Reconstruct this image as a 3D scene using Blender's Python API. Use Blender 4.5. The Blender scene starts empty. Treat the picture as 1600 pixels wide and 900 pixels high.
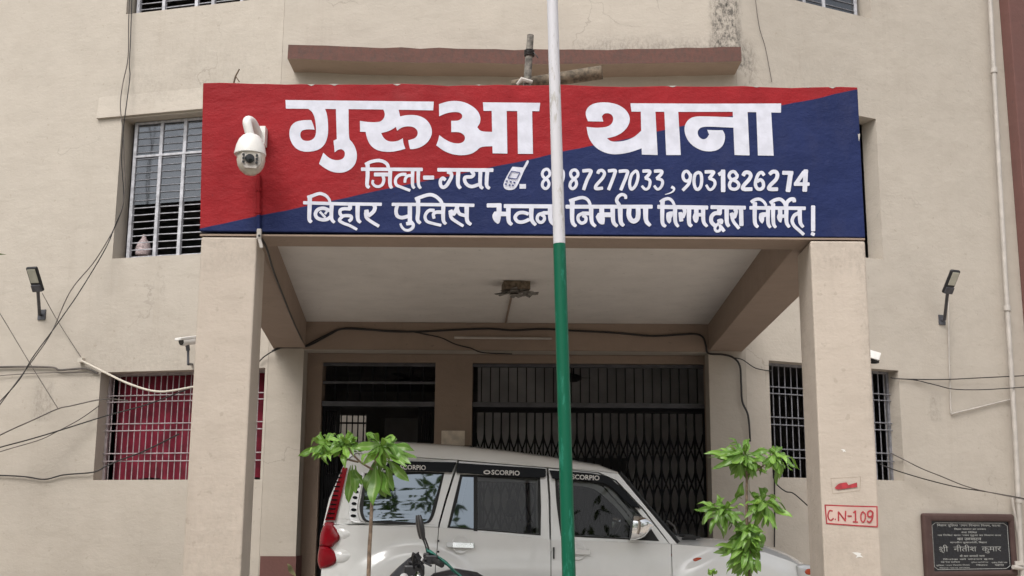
import bpy, bmesh, math, random
from mathutils import Vector, Matrix
from mathutils.geometry import tessellate_polygon
random.seed(7)
R = math.radians
scene = bpy.context.scene
col = scene.collection

# ------------------------------------------------------------------ camera
PITCH, ROLL, FPX, CAMZ = R(11.05), .0064, 1869.0, 1.5
cam = bpy.data.cameras.new("camera"); cam_o = bpy.data.objects.new("camera", cam); col.objects.link(cam_o)
cam.sensor_width = 36; cam.lens = 36 * FPX / 1600; cam.clip_start = .05; cam.clip_end = 2000
cam_o.matrix_world = Matrix.Translation((0, 0, CAMZ)) @ Matrix.Rotation(math.pi / 2 + PITCH, 4, 'X') @ Matrix.Rotation(ROLL, 4, 'Z')
scene.camera = cam_o

# ------------------------------------------------------------------ sky, sun, exposure
SUN_EL, SUN_AZ = R(52), R(205)          # azimuth measured from +Y towards +X: behind the camera, to the left
world = bpy.data.worlds.new("World"); scene.world = world; world.use_nodes = True
wn = world.node_tree; bg = wn.nodes["Background"]
sky = wn.nodes.new("ShaderNodeTexSky"); sky.sky_type = 'NISHITA'; sky.sun_disc = False
sky.sun_elevation = SUN_EL; sky.sun_rotation = SUN_AZ; sky.dust_density = 4.0; sky.air_density = 1.2; sky.ozone_density = .6
hs = wn.nodes.new("ShaderNodeHueSaturation"); hs.inputs["Saturation"].default_value = .22
wn.links.new(sky.outputs[0], hs.inputs["Color"]); wn.links.new(hs.outputs[0], bg.inputs["Color"])
bg.inputs["Strength"].default_value = .15
sl = bpy.data.lights.new("sun", 'SUN'); sl.energy = 1.1; sl.angle = R(28); sl.color = (1, .965, .91)
so = bpy.data.objects.new("sun", sl); col.objects.link(so)
sdir = Vector((math.sin(SUN_AZ) * math.cos(SUN_EL), math.cos(SUN_AZ) * math.cos(SUN_EL), math.sin(SUN_EL)))
so.rotation_euler = sdir.to_track_quat('Z', 'Y').to_euler(); so.location = (0, 0, 30)
scene.view_settings.view_transform = 'Standard'; scene.view_settings.look = 'None'
scene.view_settings.exposure = 0.46; scene.view_settings.gamma = 1; scene.view_settings.use_curve_mapping = False
scene.cycles.max_bounces = 8; scene.cycles.transparent_max_bounces = 16
scene.cycles.use_denoising = True

# ------------------------------------------------------------------ measuring: a pixel of the photo (1600x900) to a point of the place
def ray(px, py):
    x, y = px - 800, 450 - py
    x, y = x - y * ROLL, y + x * ROLL
    return Vector((x, FPX * math.cos(PITCH) - y * math.sin(PITCH), FPX * math.sin(PITCH) + y * math.cos(PITCH)))
EYE = Vector((0, 0, CAMZ))
def P(px, py, Y):
    d = ray(px, py); return EYE + d * (Y / d.y)
def PZ(px, py, z):
    d = ray(px, py); return EYE + d * ((z - CAMZ) / d.z)

# ------------------------------------------------------------------ materials
def lin(c):
    c = c / 255.0
    return c / 12.92 if c <= .04045 else ((c + .055) / 1.055) ** 2.4
def srgb(r, g, b): return (lin(r), lin(g), lin(b), 1)
def lincol(r, g, b): return (r, g, b, 1)

class NT:
    def __init__(s, name):
        s.m = bpy.data.materials.new(name); s.m.use_nodes = True; s.t = s.m.node_tree
        s.b = s.t.nodes["Principled BSDF"]; s.o = s.t.nodes["Material Output"]; s._pos = None
    def n(s, typ, **kw):
        nd = s.t.nodes.new(typ)
        for k, v in kw.items(): setattr(nd, k, v)
        return nd
    def l(s, a, b): s.t.links.new(a, b)
    @property
    def pos(s):
        if s._pos is None: s._pos = s.n("ShaderNodeNewGeometry").outputs["Position"]
        return s._pos
    def noise(s, scale, detail=4, rough=.55, vec=None, stretch=None):
        v = vec or s.pos
        if stretch:
            mp = s.n("ShaderNodeMapping"); mp.inputs["Scale"].default_value = stretch; s.l(v, mp.inputs[0]); v = mp.outputs[0]
        nd = s.n("ShaderNodeTexNoise"); nd.inputs["Scale"].default_value = scale
        nd.inputs["Detail"].default_value = detail; nd.inputs["Roughness"].default_value = rough
        s.l(v, nd.inputs["Vector"]); return nd.outputs["Fac"]
    def rng(s, v, a, b, c=0., d=1.):
        nd = s.n("ShaderNodeMapRange"); nd.interpolation_type = 'SMOOTHSTEP'
        for i, x in enumerate((a, b, c, d)): nd.inputs[i + 1].default_value = x
        s.l(v, nd.inputs[0]); return nd.outputs[0]
    def math(s, op, a, b=None):
        nd = s.n("ShaderNodeMath", operation=op)
        for i, x in enumerate((a, b)):
            if x is None: continue
            if isinstance(x, (int, float)): nd.inputs[i].default_value = x
            else: s.l(x, nd.inputs[i])
        return nd.outputs[0]
    def mix(s, f, a, b):
        nd = s.n("ShaderNodeMix", data_type='RGBA')
        for sock, x in ((nd.inputs[0], f), (nd.inputs[6], a), (nd.inputs[7], b)):
            if isinstance(x, (int, float, tuple)): sock.default_value = x
            else: s.l(x, sock)
        return nd.outputs[2]
    def col(s, x):
        if isinstance(x, tuple): s.b.inputs["Base Color"].default_value = x
        else: s.l(x, s.b.inputs["Base Color"])
    def bump(s, h, strength=.2, dist=.01):
        nd = s.n("ShaderNodeBump"); nd.inputs["Strength"].default_value = strength; nd.inputs["Distance"].default_value = dist
        s.l(h, nd.inputs["Height"]); s.l(nd.outputs[0], s.b.inputs["Normal"])
    def set(s, rough=.5, metal=0., **kw):
        s.b.inputs["Roughness"].default_value = rough; s.b.inputs["Metallic"].default_value = metal
        for k, v in kw.items(): s.b.inputs[k].default_value = v
        return s

def simple(name, c, rough=.5, metal=0., var=.12, scale=8., bump=0., bscale=40., **kw):
    n = NT(name).set(rough, metal, **kw)
    if var:
        d = tuple(x * (1 - var) for x in c[:3]) + (1,); u = tuple(min(1, x * (1 + var)) for x in c[:3]) + (1,)
        n.col(n.mix(n.rng(n.noise(scale), .3, .7), d, u))
    else: n.col(c)
    if bump: n.bump(n.noise(bscale, 3), bump, .006)
    return n.m

XZ = {}
def plaster(name, base, dirt, stain=None, bump=.35, cracks=False):
    n = NT(name).set(.85)
    big = n.rng(n.noise(.55, 5, .6), .3, .72); mid = n.rng(n.noise(3.5, 6, .65), .35, .75)
    fine = n.noise(38, 5, .7)
    streak = n.rng(n.noise(1.0, 5, .7, stretch=(5.5, 5.5, .35)), .52, .8)
    c = n.mix(big, base, tuple(x * .93 for x in base[:3]) + (1,))
    c = n.mix(n.math('MULTIPLY', mid, .16), c, dirt)
    c = n.mix(n.math('MULTIPLY', streak, .2), c, dirt)
    patch = n.rng(n.noise(1.7, 3, .5, stretch=(1, 1, 1.6)), .50, .56)
    c = n.mix(n.math('MULTIPLY', patch, .10), c, tuple(min(1, x * 1.16) for x in base[:3]) + (1,))
    pit = n.rng(n.noise(17, 2, .5), .68, .75)
    c = n.mix(n.math('MULTIPLY', pit, .34), c, dirt)
    if stain:
        sep = n.n("ShaderNodeSeparateXYZ"); n.l(n.pos, sep.inputs[0])
        for (x0, x1, fx, z0, z1, fz, amt) in stain:
            m = n.math('MULTIPLY', n.rng(sep.outputs[0], x0 - fx, x0 + fx), n.rng(sep.outputs[0], x1 + fx, x1 - fx))
            m = n.math('MULTIPLY', m, n.math('MULTIPLY', n.rng(sep.outputs[2], z0 - .03, z0 + .03), n.rng(sep.outputs[2], z1 + fz, z1 - fz)))
            g = n.math('ADD', n.math('MULTIPLY', n.rng(n.noise(24, 6, .8, stretch=(1, 1, .55)), .42, .62), .9), n.math('MULTIPLY', n.rng(n.noise(5, 4, .7), .3, .7), .35))
            c = n.mix(n.math('MULTIPLY', n.math('MULTIPLY', m, g), amt), c, (.045, .04, .035, 1))
    if cracks:
        vo = n.n("ShaderNodeTexVoronoi"); vo.feature = 'DISTANCE_TO_EDGE'; vo.inputs["Scale"].default_value = .55
        wob = n.n("ShaderNodeTexNoise"); wob.inputs["Scale"].default_value = 2.2; wob.inputs["Detail"].default_value = 6; n.l(n.pos, wob.inputs["Vector"])
        va = n.n("ShaderNodeVectorMath", operation='MULTIPLY_ADD'); n.l(wob.outputs["Color"], va.inputs[0]); va.inputs[1].default_value = (.7, .7, .7); n.l(n.pos, va.inputs[2]); n.l(va.outputs[0], vo.inputs["Vector"])
        ck = n.math('MULTIPLY', n.rng(vo.outputs["Distance"], .0045, .0015), n.rng(n.noise(.8, 3), .54, .66))
        c = n.mix(n.math('MULTIPLY', ck, .26), c, (.12, .10, .08, 1))
    n.col(c)
    h = n.math('ADD', n.math('MULTIPLY', fine, .35), n.math('ADD', n.noise(6, 4, .6), n.math('MULTIPLY', n.noise(2.2, 5, .6, stretch=(1, 1, 2.2)), 1.6)))
    n.bump(h, bump, .018)
    return n.m

# ------------------------------------------------------------------ mesh building
WL = {}
class MB:
    def __init__(s): s.bm = bmesh.new()
    def v(s, p): return s.bm.verts.new(p)
    def face(s, pts):
        try: return s.bm.faces.new([s.v(p) for p in pts])
        except ValueError: return None
    def obox(s, c, ax, ay, az, sx, sy, sz):
        c = Vector(c); ax, ay, az = Vector(ax).normalized() * sx / 2, Vector(ay).normalized() * sy / 2, Vector(az).normalized() * sz / 2
        vs = [s.v(c + i * ax + j * ay + k * az) for i in (-1, 1) for j in (-1, 1) for k in (-1, 1)]
        for f in ((0, 1, 3, 2), (4, 6, 7, 5), (0, 4, 5, 1), (2, 3, 7, 6), (0, 2, 6, 4), (1, 5, 7, 3)): s.bm.faces.new([vs[i] for i in f])
        return s
    def box(s, x0, x1, y0, y1, z0, z1):
        return s.obox(((x0 + x1) / 2, (y0 + y1) / 2, (z0 + z1) / 2), (1, 0, 0), (0, 1, 0), (0, 0, 1), abs(x1 - x0), abs(y1 - y0), abs(z1 - z0))
    def prism(s, poly, d):
        d = Vector(d); a = [s.v(p) for p in poly]; b = [s.v(Vector(p) + d) for p in poly]; n = len(poly)
        s.bm.faces.new(a); s.bm.faces.new(b[::-1])
        for i in range(n): s.bm.faces.new((a[i], b[i], b[(i + 1) % n], a[(i + 1) % n]))
        return s
    def plan(s, quad, z0, z1): return s.prism([(p[0], p[1], z0) for p in quad], (0, 0, z1 - z0))
    def tube(s, pts, r, n=8, cap=True):
        pts = [Vector(p) for p in pts]; rs = r if isinstance(r, (list, tuple)) else [r] * len(pts); rings = []; up = None
        for i, p in enumerate(pts):
            t = (pts[min(i + 1, len(pts) - 1)] - pts[max(i - 1, 0)])
            t = t.normalized() if t.length > 1e-9 else Vector((0, 0, 1))
            if up is None: up = t.orthogonal().normalized()
            up = (up - t * up.dot(t)); up = up.normalized() if up.length > 1e-6 else t.orthogonal().normalized()
            w = t.cross(up)
            rings.append([s.v(p + (up * math.cos(a) + w * math.sin(a)) * rs[i]) for a in (2 * math.pi * k / n for k in range(n))])
        for a, b in zip(rings, rings[1:]):
            for k in range(n): s.bm.faces.new((a[k], a[(k + 1) % n], b[(k + 1) % n], b[k]))
        if cap: s.bm.faces.new(rings[0][::-1]); s.bm.faces.new(rings[-1])
        return s
    def lathe(s, prof, c=(0, 0, 0), n=24, axis=None):
        c = Vector(c); q = Vector((0, 0, 1)).rotation_difference(Vector(axis).normalized()) if axis else None; rings = []
        for r, z in prof:
            ring = []
            for k in range(n):
                a = 2 * math.pi * k / n; p = Vector((r * math.cos(a), r * math.sin(a), z)); p = q @ p if q else p
                ring.append(s.v(c + p))
            rings.append(ring)
        for a, b in zip(rings, rings[1:]):
            for k in range(n): s.bm.faces.new((a[k], a[(k + 1) % n], b[(k + 1) % n], b[k]))
        s.bm.faces.new(rings[0][::-1]); s.bm.faces.new(rings[-1]); return s
    def grid(s, rows):
        vs = [[s.v(p) for p in r] for r in rows]
        for a, b in zip(vs, vs[1:]):
            for k in range(len(a) - 1): s.bm.faces.new((a[k], a[k + 1], b[k + 1], b[k]))
        return s
    def tess(s, loops, fn):
        """2D polygon with holes, mapped to 3D by fn(x, y)"""
        flat = [p for lp in loops for p in lp]
        vs = [s.v(fn(*p)) for p in flat]
        for t in tessellate_polygon([[Vector((p[0], p[1], 0)) for p in lp] for lp in loops]):
            if len(set(t)) == 3:
                try: s.bm.faces.new([vs[i] for i in t])
                except ValueError: pass
        return vs
    def slab(s, loops, fa, fb):
        """like tess but with a front (fa), a back (fb) and edge walls"""
        a = s.tess(loops, fa); b = s.tess(loops, fb); k = 0
        for lp in loops:
            n = len(lp)
            for i in range(n):
                j = (i + 1) % n
                s.bm.faces.new((a[k + i], a[k + j], b[k + j], b[k + i]))
            k += n
        return s
    def build(s, name, mat, parent=None, smooth=False, bevel=0., kind=None, weld=False, recalc=True, seg=2, angle=30):
        if weld: bmesh.ops.remove_doubles(s.bm, verts=s.bm.verts, dist=1e-4)
        if recalc: bmesh.ops.recalc_face_normals(s.bm, faces=s.bm.faces)
        off = WL.get(parent.name, Vector()) if parent else Vector()
        if off.length: bmesh.ops.translate(s.bm, verts=s.bm.verts, vec=-off)
        me = bpy.data.meshes.new(name); s.bm.to_mesh(me); s.bm.free()
        if smooth:
            for p in me.polygons: p.use_smooth = True
        o = bpy.data.objects.new(name, me); col.objects.link(o)
        for m in (mat if isinstance(mat, (list, tuple)) else [mat]): me.materials.append(m)
        if parent: o.parent = parent; WL[o.name] = off.copy()
        else: WL[o.name] = Vector()
        if bevel:
            bv = o.modifiers.new("bevel", 'BEVEL'); bv.width = bevel; bv.segments = seg; bv.limit_method = 'ANGLE'; bv.angle_limit = R(40)
        if smooth:
            try:
                me.set_sharp_from_angle(angle=R(angle))
            except Exception: pass
        if kind: o["kind"] = kind
        return o

def tag(o, label, cat, group=None):
    o["label"] = label; o["category"] = cat
    if group: o["group"] = group
    return o
def thing(name, label, cat, loc=(0, 0, 0), group=None):
    o = bpy.data.objects.new(name, None); col.objects.link(o); o.location = loc; o.empty_display_size = .1
    WL[o.name] = Vector(loc); return tag(o, label, cat, group)
def copy_tree(o, parent=None):
    c = o.copy(); col.objects.link(c)
    if parent: c.parent = parent
    for ch in list(o.children): copy_tree(ch, c)
    return c
def smooth_line(pts, k=6):
    pts = [Vector(p) for p in pts]
    if len(pts) < 3: return pts
    out = []
    for i in range(len(pts) - 1):
        a, b, c, d = pts[max(i - 1, 0)], pts[i], pts[i + 1], pts[min(i + 2, len(pts) - 1)]
        for j in range(k):
            t = j / k
            out.append(.5 * ((2 * b) + (c - a) * t + (2 * a - 5 * b + 4 * c - d) * t * t + (3 * b - a - 3 * c + d) * t ** 3))
    return out + [pts[-1]]

# wall frames: origin, direction along the wall, outward normal
class Wall:
    def __init__(s, o, ang, side):
        s.o = Vector(o); s.d = Vector((math.cos(ang) * side, math.sin(ang), 0)); s.n = Vector((math.sin(ang) * side, -math.cos(ang), 0)); s.side = side
        s.up = Vector((0, 0, 1))
    def uz(s, px, py, d=0.):
        r = ray(px, py); k = s.n.dot(s.o + s.n * d - EYE) / s.n.dot(r); p = EYE + r * k
        return (p - s.o).dot(s.d), p.z
    def at(s, u, z, d=0.): return s.o + s.d * u + s.n * d + Vector((0, 0, z))
    def pt(s, px, py, d=0.): u, z = s.uz(px, py, d); return s.at(u, z, d)
    def box(s, mb, u0, u1, z0, z1, d0, d1):
        mb.obox(s.at((u0 + u1) / 2, (z0 + z1) / 2, (d0 + d1) / 2), s.d, s.n, s.up, abs(u1 - u0), abs(d1 - d0), abs(z1 - z0)); return mb
    def holes(s, mb, u0, u1, z0, z1, hs, th):
        us = sorted({u0, u1} | {h[i] for h in hs for i in (0, 1)}); zs = sorted({z0, z1} | {h[i] for h in hs for i in (2, 3)})
        def split(v, mx):
            o = []
            for a, b in zip(v, v[1:]):
                n = max(1, int((b - a) / mx)); o += [a + (b - a) * k / n for k in range(n)]
            return o + [v[-1]]
        inh = lambda u, z: any(h[0] < u < h[1] and h[2] < z < h[3] for h in hs)
        for a, b in zip(us, us[1:]):
            for c, d in zip(zs, zs[1:]):
                if inh((a + b) / 2, (c + d) / 2): continue
                for dd in (0, -th): mb.face([s.at(a, c, dd), s.at(b, c, dd), s.at(b, d, dd), s.at(a, d, dd)])
        for h in list(hs) + [(u0, u1, z0, z1)]:
            q = [(h[0], h[2]), (h[1], h[2]), (h[1], h[3]), (h[0], h[3])]
            for i in range(4):
                a, b = q[i], q[(i + 1) % 4]
                mb.face([s.at(*a, 0), s.at(*b, 0), s.at(*b, -th), s.at(*a, -th)])
        return mb

YF, YR = 7.66, 13.0
XL, XR = -2.66, 2.56
WALL_L = Wall((XL, YR, 0), R(15), -1)
WALL_R = Wall((XR, YR, 0), R(26), 1)
WALL_C = Wall((XL, YR, 0), 0, 1)
ZB = 3.345; ZC = 3.64; FLOOR = .25; TOPZ = 9.6

# ------------------------------------------------------------------ material list
CHX0, CHX1 = P(450, 80, 12.6).x, P(1158, 80, 12.6).x
CHZ1 = P(800, 71, 12.6).z; CHZ0 = P(800, 94, 12.6).z
sx = lambda px: P(px, 40, YR).x
WALLC = (.47, .42, .36, 1)
DIRT = (.30, .25, .20, 1)
M = {}
M['wall'] = plaster("cream_plaster", WALLC, DIRT, [
    (sx(1112), sx(1157), .06, CHZ1 - .1, 9.0, .6, .8), (sx(900), sx(1165), .35, CHZ1 - .1, CHZ1 + .16, .24, .75),
    (sx(1158), sx(1180), .05, CHZ0 - .2, CHZ1 + .25, .12, .35), (-4.95, -2.7, .3, 3.0, 3.55, .4, .10), (-5.5, -5.25, .06, 2.6, 3.05, .12, .28), (4.95, 5.12, .05, 2.7, 3.0, .10, .22), (-4.8, -2.8, .3, 6.3, 7.0, .5, .10), (3.0, 4.3, .2, 6.2, 6.95, .5, .10)], cracks=True)
M['porch'] = plaster("porch_plaster", (.505, .435, .37, 1), DIRT, [(2.30, 2.44, .10, 2.1, 3.3, .2, .30), (-2.1, -1.6, .2, 1.0, 1.75, .5, .10), (1.9, 2.4, .2, 1.0, 1.6, .5, .10), (-2.1, -1.6, .2, 3.1, 3.4, .2, .12), (1.9, 2.4, .2, 3.1, 3.4, .2, .12)])
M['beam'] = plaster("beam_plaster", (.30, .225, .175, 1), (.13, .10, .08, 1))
M['ceil'] = plaster("ceiling_plaster", (.70, .655, .61, 1), (.3, .27, .24, 1), bump=.1)
M['brown'] = plaster("brown_paint", (.145, .065, .055, 1), (.06, .04, .035, 1))
M['chajja'] = plaster("red_brown_paint", (.125, .052, .040, 1), (.055, .038, .03, 1), [(CHX0 - .1, CHX1 + .1, .1, CHZ0 - .3, CHZ1 + .2, .05, .42)])
M['inner'] = simple("interior_paint", (.30, .285, .28, 1), .8, var=.2, scale=2)
M['steel_grey'] = simple("grey_window_paint", (.42, .42, .45, 1), .5, var=.25, scale=14)
M['rod'] = simple("grille_rod_paint", (.34, .29, .30, 1), .55, var=.2, scale=20)
M['rod_grey'] = simple("grey_rod_paint", (.20, .20, .22, 1), .55, var=.25, scale=20)
M['gate'] = simple("black_gate_paint", (.006, .006, .007, 1), .7, var=.3, **{"Specular IOR Level": .15})
M['transom'] = simple("dark_grey_frame_paint", (.06, .06, .07, 1), .4, var=.3)
M['black'] = simple("black_plastic", (.012, .012, .014, 1), .42, var=.2)
M['rubber'] = simple("black_rubber", (.01, .01, .011, 1), .6, var=.2)
M['cable'] = simple("black_cable", (.018, .015, .014, 1), .55, var=.2)
M['wire'] = simple("grey_brown_wire", (.10, .085, .075, 1), .6, var=.3)
M['white_plastic'] = simple("white_plastic", (.72, .70, .67, 1), .35, var=.06)
M['cream_plastic'] = simple("cream_plastic", (.55, .50, .43, 1), .35, var=.06)
M['pvc'] = simple("pale_pvc_pipe", (.42, .385, .35, 1), .5, var=.12, scale=6)
M['chrome'] = simple("chrome", (.8, .8, .8, 1), .08, 1., var=0)
M['lens'] = simple("lens_glass", (.004, .004, .005, 1), .05, var=0)
M['curtain'] = simple("crimson_curtain", (.165, .009, .026, 1), .9, var=.35, scale=5)
M['paper'] = simple("tan_paper", (.62, .54, .45, 1), .8, var=.15, scale=12)
M['wood'] = simple("weathered_bamboo", (.13, .10, .068, 1), .8, var=.5, scale=30, bump=.5)
M['greywood'] = simple("grey_weathered_wood", (.17, .155, .135, 1), .85, var=.5, scale=30, bump=.5)
M['earth'] = simple("dusty_ground", (.42, .37, .32, 1), .95, var=.3, scale=1.2, bump=.4)
M['concrete'] = simple("porch_concrete", (.40, .375, .35, 1), .9, var=.2, scale=3, bump=.3)
M['granite'] = simple("black_granite", (.012, .013, .017, 1), .22, var=.5, scale=60)
M['plaque_frame'] = plaster("plaque_brown_paint", (.062, .032, .028, 1), (.16, .12, .10, 1), bump=.25)
M['plaque_ink'] = simple("engraved_grey_paint", (.30, .30, .285, 1), .7, var=.4, scale=120)
M['red_ink'] = simple("red_sign_paint", (.36, .03, .04, 1), .6, var=.2, scale=30)
M['pink_ink'] = simple("pale_pink_wash", (.52, .385, .335, 1), .85, var=.08, scale=6)
M['pencil'] = simple("faint_brown_line", (.36, .29, .23, 1), .85, var=.2)
M['letter'] = simple("white_sign_paint", (.585, .59, .67, 1), .6, var=.08, scale=14, bump=.25, bscale=30)
M['blue_ink'] = simple("blue_sign_paint", (.022, .034, .15, 1), .5, var=.1)
M['lampglass'] = simple("lamp_diffuser", (.42, .41, .34, 1), .25, var=.1)
def flag_mat(name, c, rub):
    n = NT(name).set(.42); n.b.inputs["Specular IOR Level"].default_value = .25
    n.col(n.mix(n.rng(n.noise(26, 5, .75, stretch=(1, 1, .25)), .57, .68), c, rub)); n.bump(n.noise(30, 3, .6, stretch=(1, 1, .2)), .15, .004); return n.m
M['pole_white'] = flag_mat("white_pole_paint", (.58, .57, .60, 1), (.42, .40, .38, 1))
M['pole_green'] = flag_mat("green_pole_paint", (.003, .098, .052, 1), (.02, .17, .11, 1))

def sign_mat():
    n = NT("red_and_blue_sign_paint").set(.6); n.b.inputs["Specular IOR Level"].default_value = .15
    a, b = P(330, 353, YF), P(1340, 140, YF)
    sep = n.n("ShaderNodeSeparateXYZ"); n.l(n.pos, sep.inputs[0])
    k = (b.z - a.z) / (b.x - a.x)
    t = n.math('SUBTRACT', sep.outputs[2], n.math('ADD', n.math('MULTIPLY', sep.outputs[0], k), a.z - k * a.x))
    t = n.math('ADD', t, n.math('MULTIPLY', n.math('SUBTRACT', n.noise(2.2, 3), .5), .03))
    f = n.rng(t, -.004, .004)
    nz = n.rng(n.noise(3.2, 6, .65), .3, .7); br = n.rng(n.noise(9, 5, .65, stretch=(.6, 1, 1)), .35, .7)
    red = n.mix(nz, (.245, .011, .015, 1), (.305, .016, .021, 1)); red = n.mix(n.math('MULTIPLY', br, .22), red, (.19, .012, .015, 1))
    blue = n.mix(nz, (.012, .020, .076, 1), (.017, .027, .098, 1)); blue = n.mix(n.math('MULTIPLY', br, .3), blue, (.012, .02, .072, 1))
    cc = n.mix(f, blue, red); cc = n.mix(n.math('MULTIPLY', n.rng(n.noise(2.4, 5, .7, stretch=(1, 1, .5)), .5, .8), .05), cc, (.32, .27, .25, 1)); cc = n.mix(n.math('MULTIPLY', n.rng(n.noise(30, 3, .6), .70, .76), .35), cc, (.05, .03, .04, 1)); n.col(cc)
    h = n.math('ADD', n.math('MULTIPLY', n.noise(7, 6, .65, stretch=(.8, 1, 1.3)), 1.), n.math('MULTIPLY', n.noise(45, 3), .2))
    n.bump(h, .5, .025); return n.m
M['sign'] = sign_mat()

def glass_mat(name, tint, refl, rough=.02, base=(1, 1, 1, 1)):
    n = NT(name); n.t.nodes.remove(n.b)
    tr = n.n("ShaderNodeBsdfTransparent"); tr.inputs[0].default_value = tint
    gl = n.n("ShaderNodeBsdfGlossy"); gl.inputs["Roughness"].default_value = rough; gl.inputs["Color"].default_value = base
    fr = n.n("ShaderNodeFresnel"); fr.inputs[0].default_value = 1.5
    f = n.math('MAXIMUM', n.math('ADD', n.math('MULTIPLY', fr.outputs[0], 1.0), refl), .004)
    mx = n.n("ShaderNodeMixShader"); n.l(f, mx.inputs[0]); n.l(tr.outputs[0], mx.inputs[1]); n.l(gl.outputs[0], mx.inputs[2]); n.l(mx.outputs[0], n.o.inputs[0]); return n.m
def dusty_mat():
    n = NT("dusty_window_glass"); n.t.nodes.remove(n.b)
    tr = n.n("ShaderNodeBsdfTransparent"); tr.inputs[0].default_value = (.55, .56, .58, 1)
    gl = n.n("ShaderNodeBsdfGlossy"); gl.inputs["Roughness"].default_value = .12; gl.inputs["Color"].default_value = (.72, .76, .82, 1)
    df = n.n("ShaderNodeBsdfDiffuse"); n.l(n.mix(n.rng(n.noise(9, 5, .8, stretch=(1.6, 1.6, .8)), .66, .72), (.13, .135, .145, 1), (.42, .42, .44, 1)), df.inputs[0])
    a = n.n("ShaderNodeMixShader"); a.inputs[0].default_value = .14; n.l(tr.outputs[0], a.inputs[1]); n.l(gl.outputs[0], a.inputs[2])
    b_ = n.n("ShaderNodeMixShader"); n.l(n.rng(n.noise(5, 5, .7), .35, .75, .06, .26), b_.inputs[0]); n.l(a.outputs[0], b_.inputs[1]); n.l(df.outputs[0], b_.inputs[2]); n.l(b_.outputs[0], n.o.inputs[0]); return n.m
M['pane'] = dusty_mat()
M['car_glass'] = glass_mat("car_door_glass", (.52, .54, .53, 1), -.018)
M['film_glass'] = glass_mat("filmed_quarter_glass", (.06, .065, .07, 1), .22, .02, (.50, .58, .66, 1))

# ------------------------------------------------------------------ setting
g = MB(); g.face([(-150, -150, 0), (150, -150, 0), (150, 150, 0), (-150, 150, 0)]); g.build("ground", M['earth'], kind="structure")
g = MB(); g.plan([(-3.2, 7.2), (3.2, 7.2), (3.4, 13.0), (-3.4, 13.0)], .004, FLOOR)
g.box(-2.27, 2.15, 13.004, 14.3, .004, FLOOR); g.build("porch_floor", M['concrete'], kind="structure")

# ------------------------------------------------------------------ the police station
bld = thing("police_station", "cream plastered two storey building with barred windows behind the porch", "building", (0, 13, 0))
EX0, EX1 = P(475, 545, YR).x, P(1107, 551, YR).x; EZ = 3.335
wc = MB(); WALL_C.holes(wc, 0, XR - XL, 0, TOPZ, [(EX0 - XL, EX1 - XL, 0.0, EZ)], .25)
wc.build("front_wall", M['wall'], bld)

def win_rect(W, tl, bl, br_px, d=0.):
    """opening from its outer top / bottom corner pixels and the pixel of its other side"""
    u0, z1 = W.uz(*tl, d); u0b, z0 = W.uz(*bl, d); u1, _ = W.uz(*br_px, d); u = (u0 + u0b) / 2
    return (min(u, u1), max(u, u1), z0, z1)
wl_up = win_rect(WALL_L, (188.5, 186), (178, 404), (404, 300))
wl_low = win_rect(WALL_L, (155.5, 582), (147.5, 750), (411, 650))
wl_top = win_rect(WALL_L, (207, -160), (200, 22), (392, -30))
wr_up = win_rect(WALL_R, (1369, 186), (1380, 406), (1215, 300))
wr_low = win_rect(WALL_R, (1404, 579), (1413, 751), (1204, 650))
wr_top = win_rect(WALL_R, (1352, -150), (1361, 29), (1236, -30))
w = MB(); WALL_L.holes(w, 0.003, 9.0, 0, TOPZ, [wl_up, wl_low, wl_top], .25); w.build("side_wall", M['wall'], bld)
w = MB(); WALL_R.holes(w, 0.003, 8.0, 0, TOPZ, [wr_up, wr_low, wr_top], .25); w.build("side_wall", M['wall'], bld)
# pier at the far right
u0, _ = WALL_R.uz(1579, 40, .16); pr = MB(); WALL_R.box(pr, u0, u0 + 1.4, 0.0, TOPZ, .002, .16); pr.build("brown_pier", M['brown'], bld, bevel=.01)
# rooms behind: floor slab, back wall, ends
yl, yr = 13 + (11 + XL) * math.tan(R(15)), 13 + (9.5 - XR) * math.tan(R(26))
XLE, XRE = XL - 9 * math.cos(R(15)), XR + 8 * math.cos(R(26))
YLE, YRE = 13 + 9 * math.sin(R(15)), 13 + 8 * math.sin(R(26))
poly = [(XLE + .1, YLE + .3), (XL, 13.3), (XR, 13.3), (XRE - .1, YRE + .3), (XRE - .1, 20), (XLE + .1, 20)]
fl = MB()
fl.plan([poly[1], poly[2], (XR, 20), (XL, 20)], 3.62, 3.85)
fl.plan([poly[0], (XL - .002, 13.3), (XL - .002, 20), poly[5]], 3.62, 3.85); fl.plan([(XR + .002, 13.3), poly[3], poly[4], (XR + .002, 20)], 3.62, 3.85)
fl.build("floor_slab", M['inner'], bld)
fl = MB(); fl.plan([(XLE, YLE + .05), (XL, 13.05), (XR, 13.05), (XRE, YRE + .05), (XRE, 20.2), (XLE, 20.2)], TOPZ + .002, TOPZ + .2); fl.build("roof", M['wall'], bld)
fl = MB(); fl.plan([(XL, 14.302), (XR, 14.302), (XR + .3, 20), (XL - .3, 20)], .01, FLOOR); fl.build("hall_floor", M['inner'], bld)
WB = Wall((XLE, 20, 0), 0, 1)
bx0, bx1 = P(528, 660, 20).x, P(572, 660, 20).x; bz0, bz1 = P(550, 690, 20).z, P(550, 648, 20).z
b = MB(); WB.holes(b, 0, XRE - XLE, 0, TOPZ, [(bx0 - XLE, bx1 - XLE, bz0, bz1)], .2); b.build("rear_wall", M['inner'], bld)
b = MB()
for i in range(5): x = bx0 + (bx1 - bx0) * (i + .5) / 5; b.tube([(x, 20.05, bz0), (x, 20.05, bz1)], .012, 6)
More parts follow.
